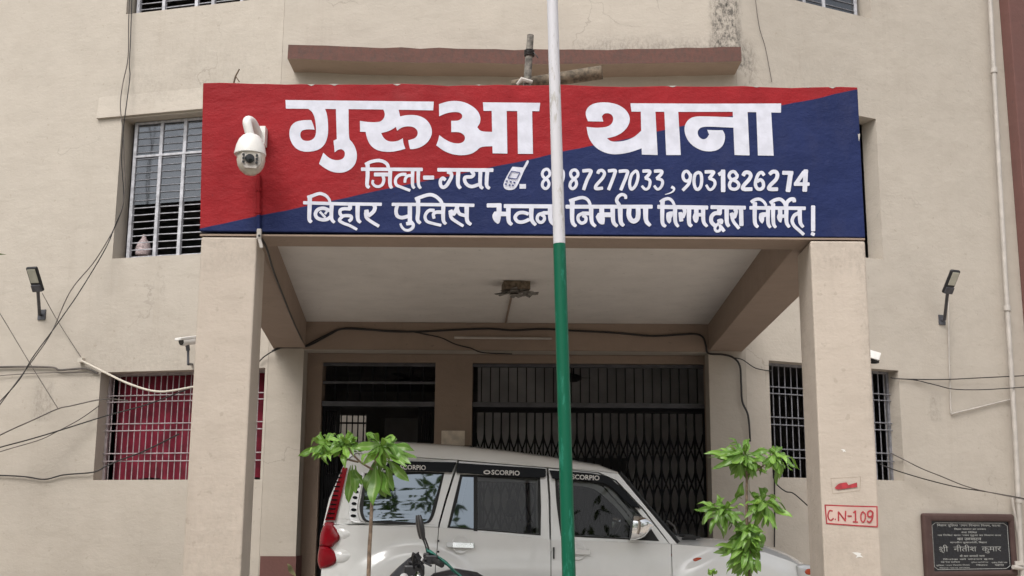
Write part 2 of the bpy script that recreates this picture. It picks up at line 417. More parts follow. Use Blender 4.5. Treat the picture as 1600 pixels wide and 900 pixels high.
bw = MB().box(bx0, bx1, 20.09, 20.11, bz0 + .3, bz0 + .33).build("rear_window", M['gate'], bld); b.build("bars", M['gate'], bw)
MB().box(XLE, XLE + .15, YLE + .3, 20, 0, TOPZ).build("end_wall", M['inner'], bld); MB().box(XRE - .15, XRE, YRE + .3, 20, 0, TOPZ).build("end_wall", M['inner'], bld)
for xx in (XL - .4, XR + .25):
    MB().box(xx, xx + .15, 13.72, 19.99, 0, 3.62).build("partition_wall", M['inner'], bld)

# entrance recess
RY = 13.36
rx = lambda px: P(px, 600, RY).x
LZ = P(600, 566, RY).z; TZ = P(800, 632, RY).z
o1 = (rx(503), rx(680)); o2 = (rx(738), rx(1105))
WRC = Wall((EX0 - .2, RY, 0), 0, 1)
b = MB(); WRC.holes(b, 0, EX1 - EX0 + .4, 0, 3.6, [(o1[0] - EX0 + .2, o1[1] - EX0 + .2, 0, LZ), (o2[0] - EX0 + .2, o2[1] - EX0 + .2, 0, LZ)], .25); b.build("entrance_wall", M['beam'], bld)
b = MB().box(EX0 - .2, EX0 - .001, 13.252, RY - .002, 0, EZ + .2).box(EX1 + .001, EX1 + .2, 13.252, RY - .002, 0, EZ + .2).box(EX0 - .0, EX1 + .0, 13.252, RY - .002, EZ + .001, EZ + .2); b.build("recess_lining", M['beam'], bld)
zsk = P(440, 869, 13).z
b = MB().box(XL + .01, EX0 + .006, 12.994, 12.9995, FLOOR, zsk).box(EX0 + .001, EX0 + .006, 12.9997, RY - .004, FLOOR, zsk); b.build("base_band", M['brown'], bld)
MB().box(XR - .38, XR - .01, 12.994, 12.9995, FLOOR, zsk).build("base_band", M['brown'], bld)

def lattice_gate(name, x0, x1, z0, z1, y, n, rows):
    fr = MB()
    fr.box(x0, x1, y - .03, y + .03, z1 - .05, z1); fr.box(x0, x0 + .035, y - .025, y + .025, z0, z1 - .051); fr.box(x1 - .035, x1, y - .025, y + .025, z0, z1 - .051)
    gt = fr.build(name, M['gate'], bld)
    bars = MB(); st = (x1 - x0 - .07) / n
    for i in range(1, n): x = x0 + .035 + st * i; bars.box(x - .009, x + .009, y - .012, y + .012, z0, z1 - .052)
    bars.build("upright_bars", M['gate'], gt)
    sc = MB(); H = z1 - .28 - z0; rh = H / rows
    for r in range(rows):
        za, zb = z0 + rh * r, z0 + rh * (r + 1)
        for i in range(0, n):
            for sg in (1, -1):
                xa = x0 + .035 + st * (i if sg > 0 else i + 1); xb = xa + sg * st
                pts = []
                for k in range(7):
                    t = k / 6; s2 = .5 - .5 * math.cos(math.pi * t)
                    pts.append(Vector((xa + (xb - xa) * s2, y + .014 * sg, za + (zb - za) * t)))
                for p, q in zip(pts, pts[1:]):
                    d = (q - p); sc.obox((p + q) / 2, d, (0, 1, 0), d.cross(Vector((0, 1, 0))), d.length * 1.02, .006, .017)
    sc.build("scissor_slats", M['gate'], gt); return gt
lattice_gate("folding_gate", o2[0] + .01, o2[1] - .01, FLOOR, TZ - .03, RY + .10, 27, 6)
lattice_gate("folding_gate", o1[0] + .01, o1[0] + .20, FLOOR, TZ - .03, RY + .10, 5, 6)
lattice_gate("folding_gate", o1[1] - .19, o1[1] - .01, FLOOR, TZ - .03, RY + .10, 5, 6)
for (a, c, n) in ((o1[0], o1[1], 9), (o2[0], o2[1], 26)):
    t = MB().box(a, c, RY + .03, RY + .13, TZ - .028, TZ + .028); t.box(a, c, RY + .04, RY + .10, LZ - .04, LZ - .002)
    if n == 9: t.box(a, c, RY + .05, RY + .09, P(600, 597, RY).z - .015, P(600, 597, RY).z + .015)
    tr = t.build("transom", M['transom'], bld, bevel=.004)
    rb = MB()
    for i in range(1, n): x = a + (c - a) * i / n; rb.box(x - .006, x + .006, RY + .06, RY + .08, TZ + .03, LZ - .042)
    rb.build("rods", M['gate'], tr)
MB().box(rx(735), XR + .24, 16.3, 16.45, FLOOR, 3.615).build("hall_partition", simple("hall_paint", (.62, .60, .60, 1), .85, var=.25, scale=1.5), bld)
MB().box(.55, 1.55, 16.26, 16.298, FLOOR, 2.35).build("hall_door", simple("hall_door_paint", (.05, .05, .055, 1), .6), bld)
hd = MB().box(rx(580), rx(648), 14.9, 14.94, FLOOR, 2.75); hd.build("inner_door", simple("dark_door_paint", (.06, .055, .055, 1), .6), bld)

# chajja (rain shade) of the front wall, sagging a little in the middle
cj = MB(); N = 24; rows = []
def chp(i):
    t = i / N; x = CHX0 + (CHX1 - CHX0) * t; sag = -.045 * (1 - (2 * t - 1) ** 2) + random.uniform(-.006, .006)
    return [(x, 13.0, CHZ1 + .05 + sag * .6), (x, 12.60, CHZ1 + sag + random.uniform(-.008, .008)), (x, 12.59, CHZ0 + sag), (x, 13.0, CHZ0 + .0 + sag)]
sect = [chp(i) for i in range(N + 1)]
for k, nm in ((0, None),):
    top = MB(); top.grid([[s[0], s[1], s[2]] for s in sect]); top.face(sect[0]); top.face(sect[-1]); ch = top.build("rain_shade", M['chajja'], bld)
und = MB(); und.grid([[s[2], s[3]] for s in sect]); und.build("underside", M['beam'], ch)
# thin hood over the left upper window, fading into the wall
b = MB(); u1, z = WALL_L.uz(153, 186, .0); u0 = wl_up[0] - .02
b.prism([WALL_L.at(u0, z - .004, .001), WALL_L.at(u0, z - .004, .040), WALL_L.at(u0, z + .012, .039), WALL_L.at(u0, z + .27, .003), WALL_L.at(u0, z + .27, .001)], WALL_L.d * (u1 - u0)); b.build("window_hood", M['wall'], bld, bevel=.012)

def rod_window(W, r, px_rows, nbars, curtain=None, name="barred_window", reveal=.17, rod='rod'):
    u0, u1, z0, z1 = r
    f = MB(); t = .030
    W.box(f, u0, u0 + t, z0, z1, -reveal - .03, -reveal); W.box(f, u1 - t, u1, z0, z1, -reveal - .03, -reveal)
    W.box(f, u0 + t, u1 - t, z1 - t, z1, -reveal - .03, -reveal)
    wn_ = f.build(name, M[rod], bld); fr = MB()
    for i in range(1, nbars): u = u0 + (u1 - u0) * i / nbars; fr.tube([W.at(u, z0, -reveal + .008), W.at(u, z1 - t, -reveal + .008)], .0062, 6)
    fr.build("upright_rods", M[rod], wn_); hr = MB()
    for py in px_rows:
        z = z0 + (z1 - z0) * py; hr.tube([W.at(u0 - 0.0, z, -reveal + .024), W.at(u1, z, -reveal + .022)], .0068, 6)
    hr.build("cross_rods", M[rod], wn_)
    bk = MB(); W.box(bk, u0 - .1, u1 + .1, z0 - .3, z0 + .0, -.6, -.27); bk.build("inner_sill", M['inner'], wn_)
    if curtain:
        n = 120; rows = []
        for k in range(6):
            zz = z1 - .02 - (z1 - .02 - z0 - .015) * k / 5; row = []
            for i in range(n + 1):
                u = u0 + .05 + (u1 - u0 - .08) * i / n
                ph = i * .38 + .6 * math.sin(i * .11); row.append(W.at(u, zz + (.02 * math.sin(i * .16) if k == 5 else 0), -.30 - .03 * math.sin(ph) * (.6 + .1 * k)))
            rows.append(row)
        c = MB(); c.grid(rows); c.build("curtain", M['curtain'], wn_, smooth=True)
    return wn_
rowsL = [(750 - y) / 170 for y in (616, 626, 661, 672, 708, 720)]
rod_window(WALL_L, wl_low, rowsL, 27, True)["label"] = "barred window with crimson curtain"
rod_window(WALL_R, wr_low, rowsL, 22, rod='rod_grey')

def louvre_window(W, r, cols, transom, glass_to, rows, name="grille_window", reveal=.15, edge=.06):
    """steel window: cols = fractions of mullions, transom = fraction of height, glass above glass_to"""
    u0, u1, z0, z1 = r; du, dz = u1 - u0, z1 - z0; f = MB()
    u1 -= edge; du = u1 - u0
    for c in [0] + cols + [1]:
        uc = u0 + du * c; W.box(f, uc - .021, uc + .021, z0 + .002, z1 - .002, -reveal - .05, -reveal)
    for z in (z0 + .02, z0 + dz * transom, z1 - .022): W.box(f, u0, u1, z - .014, z + .014, -reveal - .046, -reveal + .004)
    wn_ = f.build(name, M['steel_grey'], bld, bevel=.004)
    r_ = MB(); r2 = MB(); ed = [0] + cols + [1]
    for a, b_ in zip(ed, ed[1:]):
        ua, ub = u0 + du * a + .024, u0 + du * b_ - .024
        for k in range(rows + 4):
            z = z0 + dz * .03 + k * dz * transom / rows
            if z > z0 + dz * glass_to and z < z1 - .03: r2.tube([W.at(ua, z, -reveal - .010), W.at(ub, z + random.uniform(-.004, .004), -reveal - .010)], .0055, 6)
            elif z < z1 - .03: r_.tube([W.at(ua, z, -reveal - .035), W.at(ub, z + random.uniform(-.004, .004), -reveal - .035)], .0062, 6)
    r_.build("grille_rods", M['steel_grey'], wn_)
    r2.build("dimmed_rods", M['rod_grey'], wn_); g_ = MB()  # darker grey rods before the panes, imitating rods dimmed behind glass
    for a, b_ in zip(ed, ed[1:]):
        ua, ub = u0 + du * a + .02, u0 + du * b_ - .02
        W.box(g_, ua, ub, z0 + dz * glass_to, z0 + dz * transom - .01, -reveal - .022, -reveal - .018); W.box(g_, ua, ub, z0 + dz * transom + .01, z1 - .02, -reveal - .022, -reveal - .018)
    g_.build("panes", M['pane'], wn_); return wn_
# left walls run leftwards (u grows to the left)
lw = louvre_window(WALL_L, wl_up, [.10, .37, .62, .80], .745, .40, 15, edge=.10)
bg_ = MB(); c = WALL_L.pt(224, 390, -.30); bg_.lathe([(.02, -.10), (.085, -.07), (.095, 0), (.07, .08), (.03, .13), (.02, .18)], c, 14); bag = bg_.build("cloth_bundle", simple("faded_pink_cloth", (.45, .36, .36, 1), .9, var=.4, scale=50), None, smooth=True)
tag(bag, "faded pink bundle inside the upper left window", "bundle")
louvre_window(WALL_L, wl_top, [.12, .36, .5, .78], .7, .3, 14, edge=.06)
louvre_window(WALL_R, wr_up, [.3, .6], .745, .0, 14, edge=.25)
louvre_window(WALL_R, wr_top, [.28, .55], .7, .0, 12, edge=.10)

# ------------------------------------------------------------------ porch
por = thing("entrance_porch", "plastered porch with red and blue painted sign band over two square columns", "porch", (0, 10, 0))
tl, tr_, br, bl_ = P(317, 130, YF), P(1340, 136, YF), P(1352, 371, YF), P(312, 361, YF)
sgn = MB(); n = 40
def sgp(t, s_, y):  # t along, s up
    a = bl_.lerp(br, t); b_ = tl.lerp(tr_, t); p = a.lerp(b_, s_)
    if s_ == 1: p.z += .006 * math.sin(t * 37) * math.sin(t * 11 + 1) + random.uniform(-.003, .003)
    p.y = y; return p
rows = [[sgp(i / n, s_, YF) for i in range(n + 1)] for s_ in (0, .5, 1)]
rows2 = [[Vector((p.x, YF + .16, p.z)) for p in r] for r in rows]
sgn.grid(rows); sgn.grid(rows2); sgn.grid([rows[0], rows2[0]]); sgn.grid([rows[2], rows2[2]])
for i in (0, n): sgn.grid([[r[i] for r in rows], [r[i] for r in rows2]])
sign = sgn.build("sign_band", M['sign'], por, weld=True, bevel=.006)
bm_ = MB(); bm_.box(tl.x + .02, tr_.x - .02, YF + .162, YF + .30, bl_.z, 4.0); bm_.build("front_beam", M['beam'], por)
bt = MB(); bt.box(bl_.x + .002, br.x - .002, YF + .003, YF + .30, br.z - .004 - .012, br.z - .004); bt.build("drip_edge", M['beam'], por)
# columns
def column(x0, x1, back):
    c = MB(); q = [(x0, YF + .004), (x1, YF + .004), (x1 + back, YF + .46), (x0 + back, YF + .46)]
    zs = [0.0, .6, 1.2, 1.8, 2.4, 2.9, ZB - .018]
    rows = []
    for z in zs: rows.append([Vector((p[0], p[1], z)) for p in q] + [Vector((q[0][0], q[0][1], z))])
    c.grid(rows); c.face(rows[0][:4]); c.face(rows[-1][:4])
    return c.build("column", M['porch'], por, weld=True, bevel=.012)
cxa, cxb = P(310, 365, YF).x + .02, P(402, 365, YF).x
column(cxa, cxb, -.042)
cxc, cxd = P(1266, 375, YF).x, P(1352, 375, YF).x
column(cxc, cxd, .022)
# side beams
def PZb(px, py): return PZ(px, py, ZB)
li0, li1 = Vector((EX0 + .02, YR)), PZb(427, 432).xy; lo0, lo1 = Vector((P(427, 541, YR).x, YR)), PZb(410, 516).xy
ri0, ri1 = Vector((EX1 - .0, YR)), PZb(1173, 469).xy; ro0, ro1 = Vector((P(1160, 551, YR).x, YR)), PZb(1237, 475).xy
ext = lambda a, b_, y: a + (b_ - a) * ((y - a.y) / (b_.y - a.y))
yb = YF + .302; ye = YR - .002
LB = [ext(lo0, lo1, ye), ext(li0, li1, ye), ext(li0, li1, yb), ext(lo0, lo1, yb)]
RB = [ext(ri0, ri1, ye), ext(ro0, ro1, ye), ext(ro0, ro1, yb), ext(ri0, ri1, yb)]
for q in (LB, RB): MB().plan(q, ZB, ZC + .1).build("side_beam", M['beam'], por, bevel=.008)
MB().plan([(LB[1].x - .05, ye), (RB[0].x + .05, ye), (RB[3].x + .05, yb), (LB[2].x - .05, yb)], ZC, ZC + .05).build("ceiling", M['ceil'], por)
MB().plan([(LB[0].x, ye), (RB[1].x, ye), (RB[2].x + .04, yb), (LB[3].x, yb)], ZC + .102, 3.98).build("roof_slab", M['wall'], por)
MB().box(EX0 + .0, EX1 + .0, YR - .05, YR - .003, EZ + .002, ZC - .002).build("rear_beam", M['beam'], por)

# ------------------------------------------------------------------ hand painted lettering on the sign band
class Ink:
    """brush strokes and filled shapes on a flat surface; each layer lies a hair above the last so that no two share a plane"""
    def __init__(s, fn, base=.002, step=.00022): s.mb = MB(); s.fn = fn; s.k = 0; s.base = base; s.step = step
    def off(s): s.k += 1; return s.base + (s.k % 24) * s.step
    def fill(s, pts, Z, smooth=True):
        o, sc = Z[:2], Z[2]; pts = [(o[0] + x / sc, o[1] + y / sc) for x, y in pts]
        if smooth:
            for _ in range(2):
                out = []; n = len(pts)
                for i in range(n):
                    a, b, c = pts[i - 1], pts[i], pts[(i + 1) % n]
                    v1, v2 = Vector((b[0] - a[0], b[1] - a[1])), Vector((c[0] - b[0], c[1] - b[1]))
                    if v1.length < 1e-6 or v2.length < 1e-6 or v1.angle(v2) > R(52): out.append(b)
                    else: out += [(b[0] - v1.x * .25, b[1] - v1.y * .25), (b[0] + v2.x * .25, b[1] + v2.y * .25)]
                pts = out
        d = s.off(); s.mb.tess([pts], lambda x, y: s.fn(x, y, d)); return s
    def stroke(s, pts, w, Z, w2=None, k=6, cap=True):
        o, sc = Z[:2], Z[2]; w2 = w if w2 is None else w2
        p2 = smooth_line([(x, y, 0) for x, y in pts], k) if len(pts) > 2 else [Vector((x, y, 0)) for x, y in pts]
        n = len(p2); L, Rr = [], []; d0 = s.off()
        for i, p in enumerate(p2):
            t = (p2[min(i + 1, n - 1)] - p2[max(i - 1, 0)])
            if t.length < 1e-6: continue
            t.normalize(); nr = Vector((-t.y, t.x, 0)); f = i / max(1, n - 1); ww = (w + (w2 - w) * f) / 2
            if cap and i in (0, n - 1):
                e = t * ww * (.35 if i else -.35); L.append(p + e + nr * ww * .72) if i else L.append(p + e + nr * ww * .72); Rr.append(p + e - nr * ww * .72)
                if i == 0: L.append(p + nr * ww); Rr.append(p - nr * ww)
                else: L.insert(len(L) - 1, p + nr * ww); Rr.insert(len(Rr) - 1, p - nr * ww)
            else: L.append(p + nr * ww); Rr.append(p - nr * ww)
        mk = lambda q, i: s.fn(o[0] + q.x / sc, o[1] + q.y / sc, d0 + i * 4e-6)
        s.mb.grid([[mk(q, i) for i, q in enumerate(L)], [mk(q, i) for i, q in enumerate(Rr)]]); return s
    def rect(s, x0, y0, x1, y1, Z): return s.fill([(x0, y0), (x1, y0), (x1, y1), (x0, y1)], Z, False)

def on_sign(x, y, d):
    p = P(x, y, YF); return Vector((p.x, YF - d, p.z))
ZA = (440, 150, 6.925); ZBb = (640, 150, 6.925); ZCc = (900, 150, 6.925); ZD = (1040, 150, 6.925)
ink = Ink(on_sign)
F = ink.fill
F([(42, 45), (780, 52), (1647, 62), (1640, 157), (1290, 150), (740, 143), (48, 138)], ZA, False)
F([(270, 120), (290, 142), (325, 165), (350, 210), (365, 265), (372, 330), (374, 400), (360, 450), (325, 480), (275, 490), (225, 478), (203, 440), (203, 400), (225, 370), (290, 360), (358, 366), (345, 315), (322, 262), (230, 262), (150, 280), (100, 325), (82, 395), (90, 465), (120, 530), (170, 580), (240, 605), (330, 603), (410, 580), (465, 530), (495, 460), (505, 380), (502, 270), (490, 190), (470, 140), (470, 110), (270, 110)], ZA)
F([(588, 130), (598, 468), (562, 485), (575, 612), (610, 582), (650, 575), (680, 595), (688, 640), (665, 682), (610, 698), (550, 690), (500, 662), (452, 615), (430, 670), (405, 735), (470, 785), (550, 825), (640, 835), (720, 815), (785, 760), (815, 690), (815, 610), (790, 540), (755, 490), (727, 468), (725, 130)], ZA)
F([(1090, 130), (1115, 175), (1118, 220), (1090, 268), (1040, 286), (940, 285), (848, 270), (850, 388), (910, 390), (922, 450), (950, 520), (1000, 570), (1070, 600), (1170, 608), (1260, 595), (1340, 572), (1318, 515), (1312, 458), (1270, 485), (1200, 498), (1140, 487), (1100, 450), (1078, 403), (1140, 388), (1195, 365), (1238, 335), (1250, 378), (1290, 347), (1340, 330), (1405, 330), (1450, 350), (1475, 385), (1470, 430), (1440, 462), (1372, 480), (1378, 530), (1392, 577), (1440, 575), (1510, 555), (1580, 505), (1620, 440), (1630, 380), (1610, 310), (1560, 250), (1490, 215), (1410, 205), (1340, 210), (1282, 222), (1275, 190), (1265, 140), (1265, 110), (1090, 110)], ZA)
F([(318, 90), (400, 62), (490, 52), (590, 65), (680, 110), (740, 165), (768, 230), (765, 290), (732, 340), (770, 387), (900, 390), (900, 545), (770, 548), (720, 600), (650, 635), (550, 645), (450, 630), (360, 590), (288, 535), (310, 480), (322, 425), (380, 470), (450, 505), (520, 518), (575, 505), (602, 470), (595, 430), (560, 400), (510, 390), (452, 393), (450, 270), (520, 270), (560, 250), (573, 220), (560, 190), (520, 175), (460, 175), (390, 190), (320, 222)], ZBb)
F([(793, 70), (1413, 76), (1402, 166), (800, 162)], ZBb, False); F([(888, 150), (1050, 150), (1058, 625), (898, 622)], ZBb, False); F([(1165, 150), (1325, 150), (1335, 628), (1172, 627)], ZBb, False)
ink.mb.build("title_word", M['letter'], sign, recalc=False); ink = Ink(on_sign); F = ink.fill
F([(130, 275), (108, 225), (103, 175), (125, 125), (180, 85), (270, 68), (370, 72), (470, 100), (545, 155), (583, 225), (580, 290), (545, 355), (490, 405), (420, 440), (335, 458), (370, 490), (430, 497), (510, 490), (590, 465), (650, 430), (710, 372), (715, 565), (620, 600), (520, 625), (400, 635), (300, 612), (210, 560), (150, 480), (125, 410), (115, 335), (200, 345), (300, 342), (360, 325), (395, 290), (405, 245), (390, 205), (350, 185), (305, 190), (280, 220), (295, 278)], ZCc)
F([(588, 80), (1385, 84), (2219, 82), (2216, 182), (1700, 172), (1100, 173), (600, 170)], ZCc, False); F([(700, 160), (858, 160), (883, 640), (712, 635)], ZCc, False); F([(955, 160), (1105, 160), (1133, 640), (975, 640)], ZCc, False)
F([(740, 345), (640, 340), (520, 335), (430, 332), (370, 345), (342, 390), (355, 440), (395, 472), (440, 465), (470, 420), (450, 368), (530, 372), (615, 372), (640, 410), (643, 470), (620, 540), (560, 590), (470, 605), (380, 590), (290, 540), (230, 470), (203, 390), (205, 320), (240, 260), (300, 225), (400, 220), (740, 232)], ZD)
F([(725, 160), (885, 160), (908, 645), (745, 640)], ZD, False); F([(980, 160), (1140, 160), (1168, 648), (998, 645)], ZD, False)
ink.mb.build("title_word", M['letter'], sign, recalc=False)

WORDS = {}
def word(nm, Z, *items): WORDS[nm] = (Z, items)
S_ = lambda pts, w, w2=None: ('s', pts, w, w2)
B_ = lambda pts: ('f', pts)
ZE = (560, 240, 11.43); ZF = (700, 240, 11.43)
word('jila', ZE, S_([(58, 280), (1140, 285)], 62), S_([(165, 180), (165, 400), (155, 560), (190, 605)], 75, 60), S_([(130, 195), (220, 150), (350, 125), (450, 145), (515, 195), (535, 250)], 60),
    S_([(290, 375), (530, 375)], 68), S_([(435, 385), (455, 470), (430, 550), (370, 590), (300, 580), (255, 530), (262, 480)], 58, 45), S_([(570, 290), (565, 540), (595, 615)], 74, 55),
    S_([(850, 375), (770, 375), (700, 410), (662, 480), (680, 560), (760, 600), (920, 660)], 58, 50), S_([(830, 515), (840, 450), (885, 400), (965, 395)], 50, 58), S_([(970, 300), (968, 560), (1000, 615)], 65, 50), S_([(1072, 290), (1072, 540), (1110, 620)], 66, 50), S_([(1170, 432), (1340, 432)], 74))
word('gaya', ZF, S_([(-180, 290), (800, 297)], 66), S_([(-5, 330), (55, 355), (62, 415), (20, 500), (-30, 575), (-90, 605), (-130, 565), (-135, 490), (-95, 440), (-50, 470)], 62), S_([(185, 310), (178, 540), (220, 618)], 76, 60),
    S_([(420, 320), (458, 370), (420, 415), (310, 425), (300, 490), (345, 560), (430, 590), (545, 555)], 62), S_([(580, 310), (575, 560), (620, 622)], 72, 55), S_([(702, 310), (690, 560), (740, 622)], 74, 56))
def put(ink_, nm):
    Z, items = WORDS[nm]
    for it in items:
        if it[0] == 's': ink_.stroke(it[1], it[2], Z, it[3])
        else: ink_.fill(it[1], Z)
for nm in ('jila', 'gaya'): i4 = Ink(on_sign); put(i4, nm); i4.mb.build("district_word", M['letter'], sign, recalc=False)
ph = Ink(on_sign)
ph.fill([(1150, 235), (1340, 250), (1415, 118), (1442, 130), (1440, 170), (1360, 300), (1250, 560), (1200, 630), (1120, 658), (1030, 645), (990, 600), (990, 530), (1050, 400)], ZF); ph.rect(1278, 545, 1392, 628, ZF)
pho = ph.mb.build("phone_symbol", M['letter'], sign, recalc=False)
ph = Ink(on_sign, base=.008)
for a, b in (((1135, 322), (1283, 345)), ((1283, 345), (1225, 462)), ((1225, 462), (1070, 440)), ((1075, 435), (1138, 322))): ph.stroke([a, b], 17, ZF)
for c in ((1050, 495), (1118, 508), (1185, 522), (1035, 550), (1100, 568), (1158, 572)): ph.stroke([(c[0] - 14, c[1]), (c[0] + 14, c[1] + 4)], 26, ZF)
ph.mb.build("phone_buttons", M['blue_ink'], pho, recalc=False)
ZG = (835, 250, 11.43); ZH = (970, 250, 10); ZI = (1120, 250, 10)
word('n1', ZG, S_([(270, 205), (230, 165), (170, 185), (140, 250), (165, 310), (225, 350), (262, 420), (240, 490), (190, 512), (145, 470), (150, 400), (205, 335), (268, 275), (275, 215)], 52),
    S_([(525, 290), (470, 330), (410, 300), (402, 230), (440, 180), (500, 190), (520, 260), (500, 380), (440, 515)], 52),
    S_([(770, 215), (730, 180), (670, 195), (645, 250), (670, 310), (730, 355), (752, 430), (720, 495), (670, 513), (635, 470), (650, 400), (710, 340), (772, 280), (775, 220)], 54),
    S_([(865, 197), (995, 190), (1002, 235), (935, 370), (880, 530)], 62), S_([(1135, 240), (1150, 200), (1210, 190), (1250, 240), (1220, 320), (1115, 440), (1090, 495), (1115, 515), (1215, 505)], 58), S_([(1320, 197), (1435, 190), (1435, 240), (1385, 380), (1325, 530)], 60))
word('n2', ZH, S_([(-25, 180), (95, 175), (95, 235), (40, 370), (0, 468)], 52), S_([(225, 175), (165, 240), (137, 360), (150, 440), (180, 455), (235, 390), (268, 270), (255, 190), (222, 172)], 48),
    S_([(345, 177), (445, 177), (440, 225), (385, 285)], 52), S_([(385, 285), (445, 315), (455, 370), (430, 440), (380, 460), (330, 410)], 50, 40), S_([(525, 177), (632, 177), (628, 225), (562, 292)], 52), S_([(562, 292), (635, 315), (652, 365), (622, 432), (570, 460), (522, 408)], 50, 40),
    S_([(795, 425), (830, 450), (815, 492), (760, 522), (690, 542)], 48, 8), S_([(1085, 240), (1040, 180), (990, 192), (970, 250), (990, 312), (1040, 330), (1085, 285), (1088, 225)], 48), S_([(1088, 250), (1062, 370), (970, 472)], 50),
    S_([(1210, 195), (1160, 230), (1142, 330), (1160, 430), (1200, 462), (1245, 420), (1263, 320), (1250, 220), (1205, 193)], 50), S_([(1318, 188), (1442, 188), (1430, 225), (1382, 288)], 54), S_([(1382, 288), (1455, 322), (1470, 385), (1430, 450), (1380, 462), (1335, 395)], 50, 40))
word('n3', ZI, S_([(32, 228), (95, 190)], 58), S_([(96, 165), (98, 492)], 70), S_([(312, 235), (270, 185), (215, 197), (190, 250), (220, 302), (300, 335), (342, 385), (322, 440), (270, 460), (212, 440), (197, 380), (232, 320), (305, 280), (315, 230)], 50),
    S_([(412, 242), (440, 200), (500, 200), (527, 245), (500, 310), (420, 400), (412, 455), (545, 458)], 60), S_([(735, 238), (700, 198), (650, 222), (612, 310), (602, 390), (630, 448), (680, 460), (725, 420), (720, 350), (680, 312), (628, 340)], 52),
    S_([(825, 222), (870, 187), (925, 192), (945, 242), (920, 310), (832, 400), (818, 455), (945, 458)], 60), S_([(1030, 203), (1183, 205)], 62), S_([(1152, 205), (1110, 490)], 76), S_([(1362, 190), (1232, 375)], 64), S_([(1212, 380), (1437, 380)], 56), S_([(1387, 165), (1370, 487)], 74))
Z2, it2 = WORDS['n2']; WORDS['n2a'] = (Z2, it2[:6]); WORDS['comma'] = (Z2, it2[6:7]); WORDS['n2b'] = (Z2, it2[7:])
for nms in (('n1', 'n2a', 'comma'), ('n2b', 'n3')):
    i4 = Ink(on_sign)
    for nm in nms: put(i4, nm)
    i4.mb.build("telephone_number", M['letter'], sign, recalc=False)
ZJ = (470, 290, 11.25); ZK = (600, 290, 11.25); ZLl = (750, 290, 11.25); ZM = (880, 290, 11.25); ZN = (1020, 290, 11.25); ZO = (1150, 290, 11.25)
word('bihar', ZJ, S_([(52, 302), (700, 322), (1415, 330)], 58), S_([(160, 200), (155, 400), (150, 590), (185, 640)], 80, 60), S_([(125, 210), (210, 180), (330, 142), (430, 172), (490, 230), (515, 295)], 62, 46),
    S_([(505, 440), (400, 400), (300, 425), (258, 500), (290, 570), (380, 602), (470, 590), (530, 545)], 62), S_([(340, 465), (430, 560)], 42), S_([(470, 440), (430, 500)], 40), S_([(545, 320), (540, 570), (590, 648)], 76, 50),
    S_([(868, 335), (865, 410)], 72), S_([(870, 415), (770, 408), (700, 430), (690, 490), (722, 535)], 58), S_([(722, 540), (800, 530), (880, 540), (888, 590), (850, 625)], 58), S_([(740, 540), (680, 610), (745, 660), (860, 705), (985, 772)], 58, 48), S_([(1002, 340), (1003, 580), (1048, 648)], 80, 56),
    S_([(1290, 345), (1305, 400), (1270, 470), (1190, 535)], 68), S_([(1155, 440), (1165, 520)], 80), S_([(1140, 480), (1155, 565), (1230, 630), (1370, 715)], 60, 56))
word('police', ZK, S_([(145, 332), (800, 335), (1580, 348)], 58), S_([(235, 350), (212, 440), (232, 530), (310, 565), (425, 540)], 64), S_([(455, 350), (455, 640)], 76), S_([(455, 620), (510, 680), (505, 740), (440, 785), (370, 780), (315, 730), (290, 672)], 62, 40), S_([(400, 672), (480, 662)], 62),
    S_([(600, 230), (600, 450), (590, 600), (635, 660)], 78, 60), S_([(555, 240), (660, 200), (800, 162), (900, 187), (980, 252), (1018, 310)], 62), S_([(880, 440), (800, 438), (742, 490), (722, 560), (755, 630), (850, 665), (1000, 700)], 60, 50), S_([(880, 575), (870, 505), (920, 470), (1010, 470)], 54, 66), S_([(1045, 320), (1042, 600), (1085, 675)], 76, 52),
    S_([(1285, 350), (1275, 420), (1215, 510)], 74), S_([(1170, 445), (1200, 520)], 82), S_([(1165, 480), (1190, 575), (1290, 650), (1390, 712)], 62, 50), S_([(1290, 420), (1330, 500), (1430, 530)], 60), S_([(1455, 350), (1460, 610), (1525, 685)], 82, 58))
word('bhavan', ZLl, S_([(130, 350), (330, 347)], 74), S_([(335, 325), (335, 490)], 88), B_([(215, 520), (250, 460), (330, 450), (372, 470), (365, 580), (342, 660), (310, 675), (260, 640), (222, 580)]), S_([(360, 500), (490, 500)], 80), S_([(500, 350), (503, 610), (555, 685)], 86, 60), S_([(430, 362), (1300, 367)], 72),
    S_([(845, 500), (760, 475), (670, 490), (617, 560), (660, 632), (750, 642), (860, 600)], 62), S_([(905, 370), (905, 590), (975, 692)], 86, 56), S_([(1240, 482), (1110, 482)], 62), S_([(1120, 484), (1030, 515), (1005, 590), (1040, 642), (1090, 645), (1130, 600), (1125, 545), (1080, 515)], 56), S_([(1235, 370), (1240, 600), (1300, 690)], 90, 56))
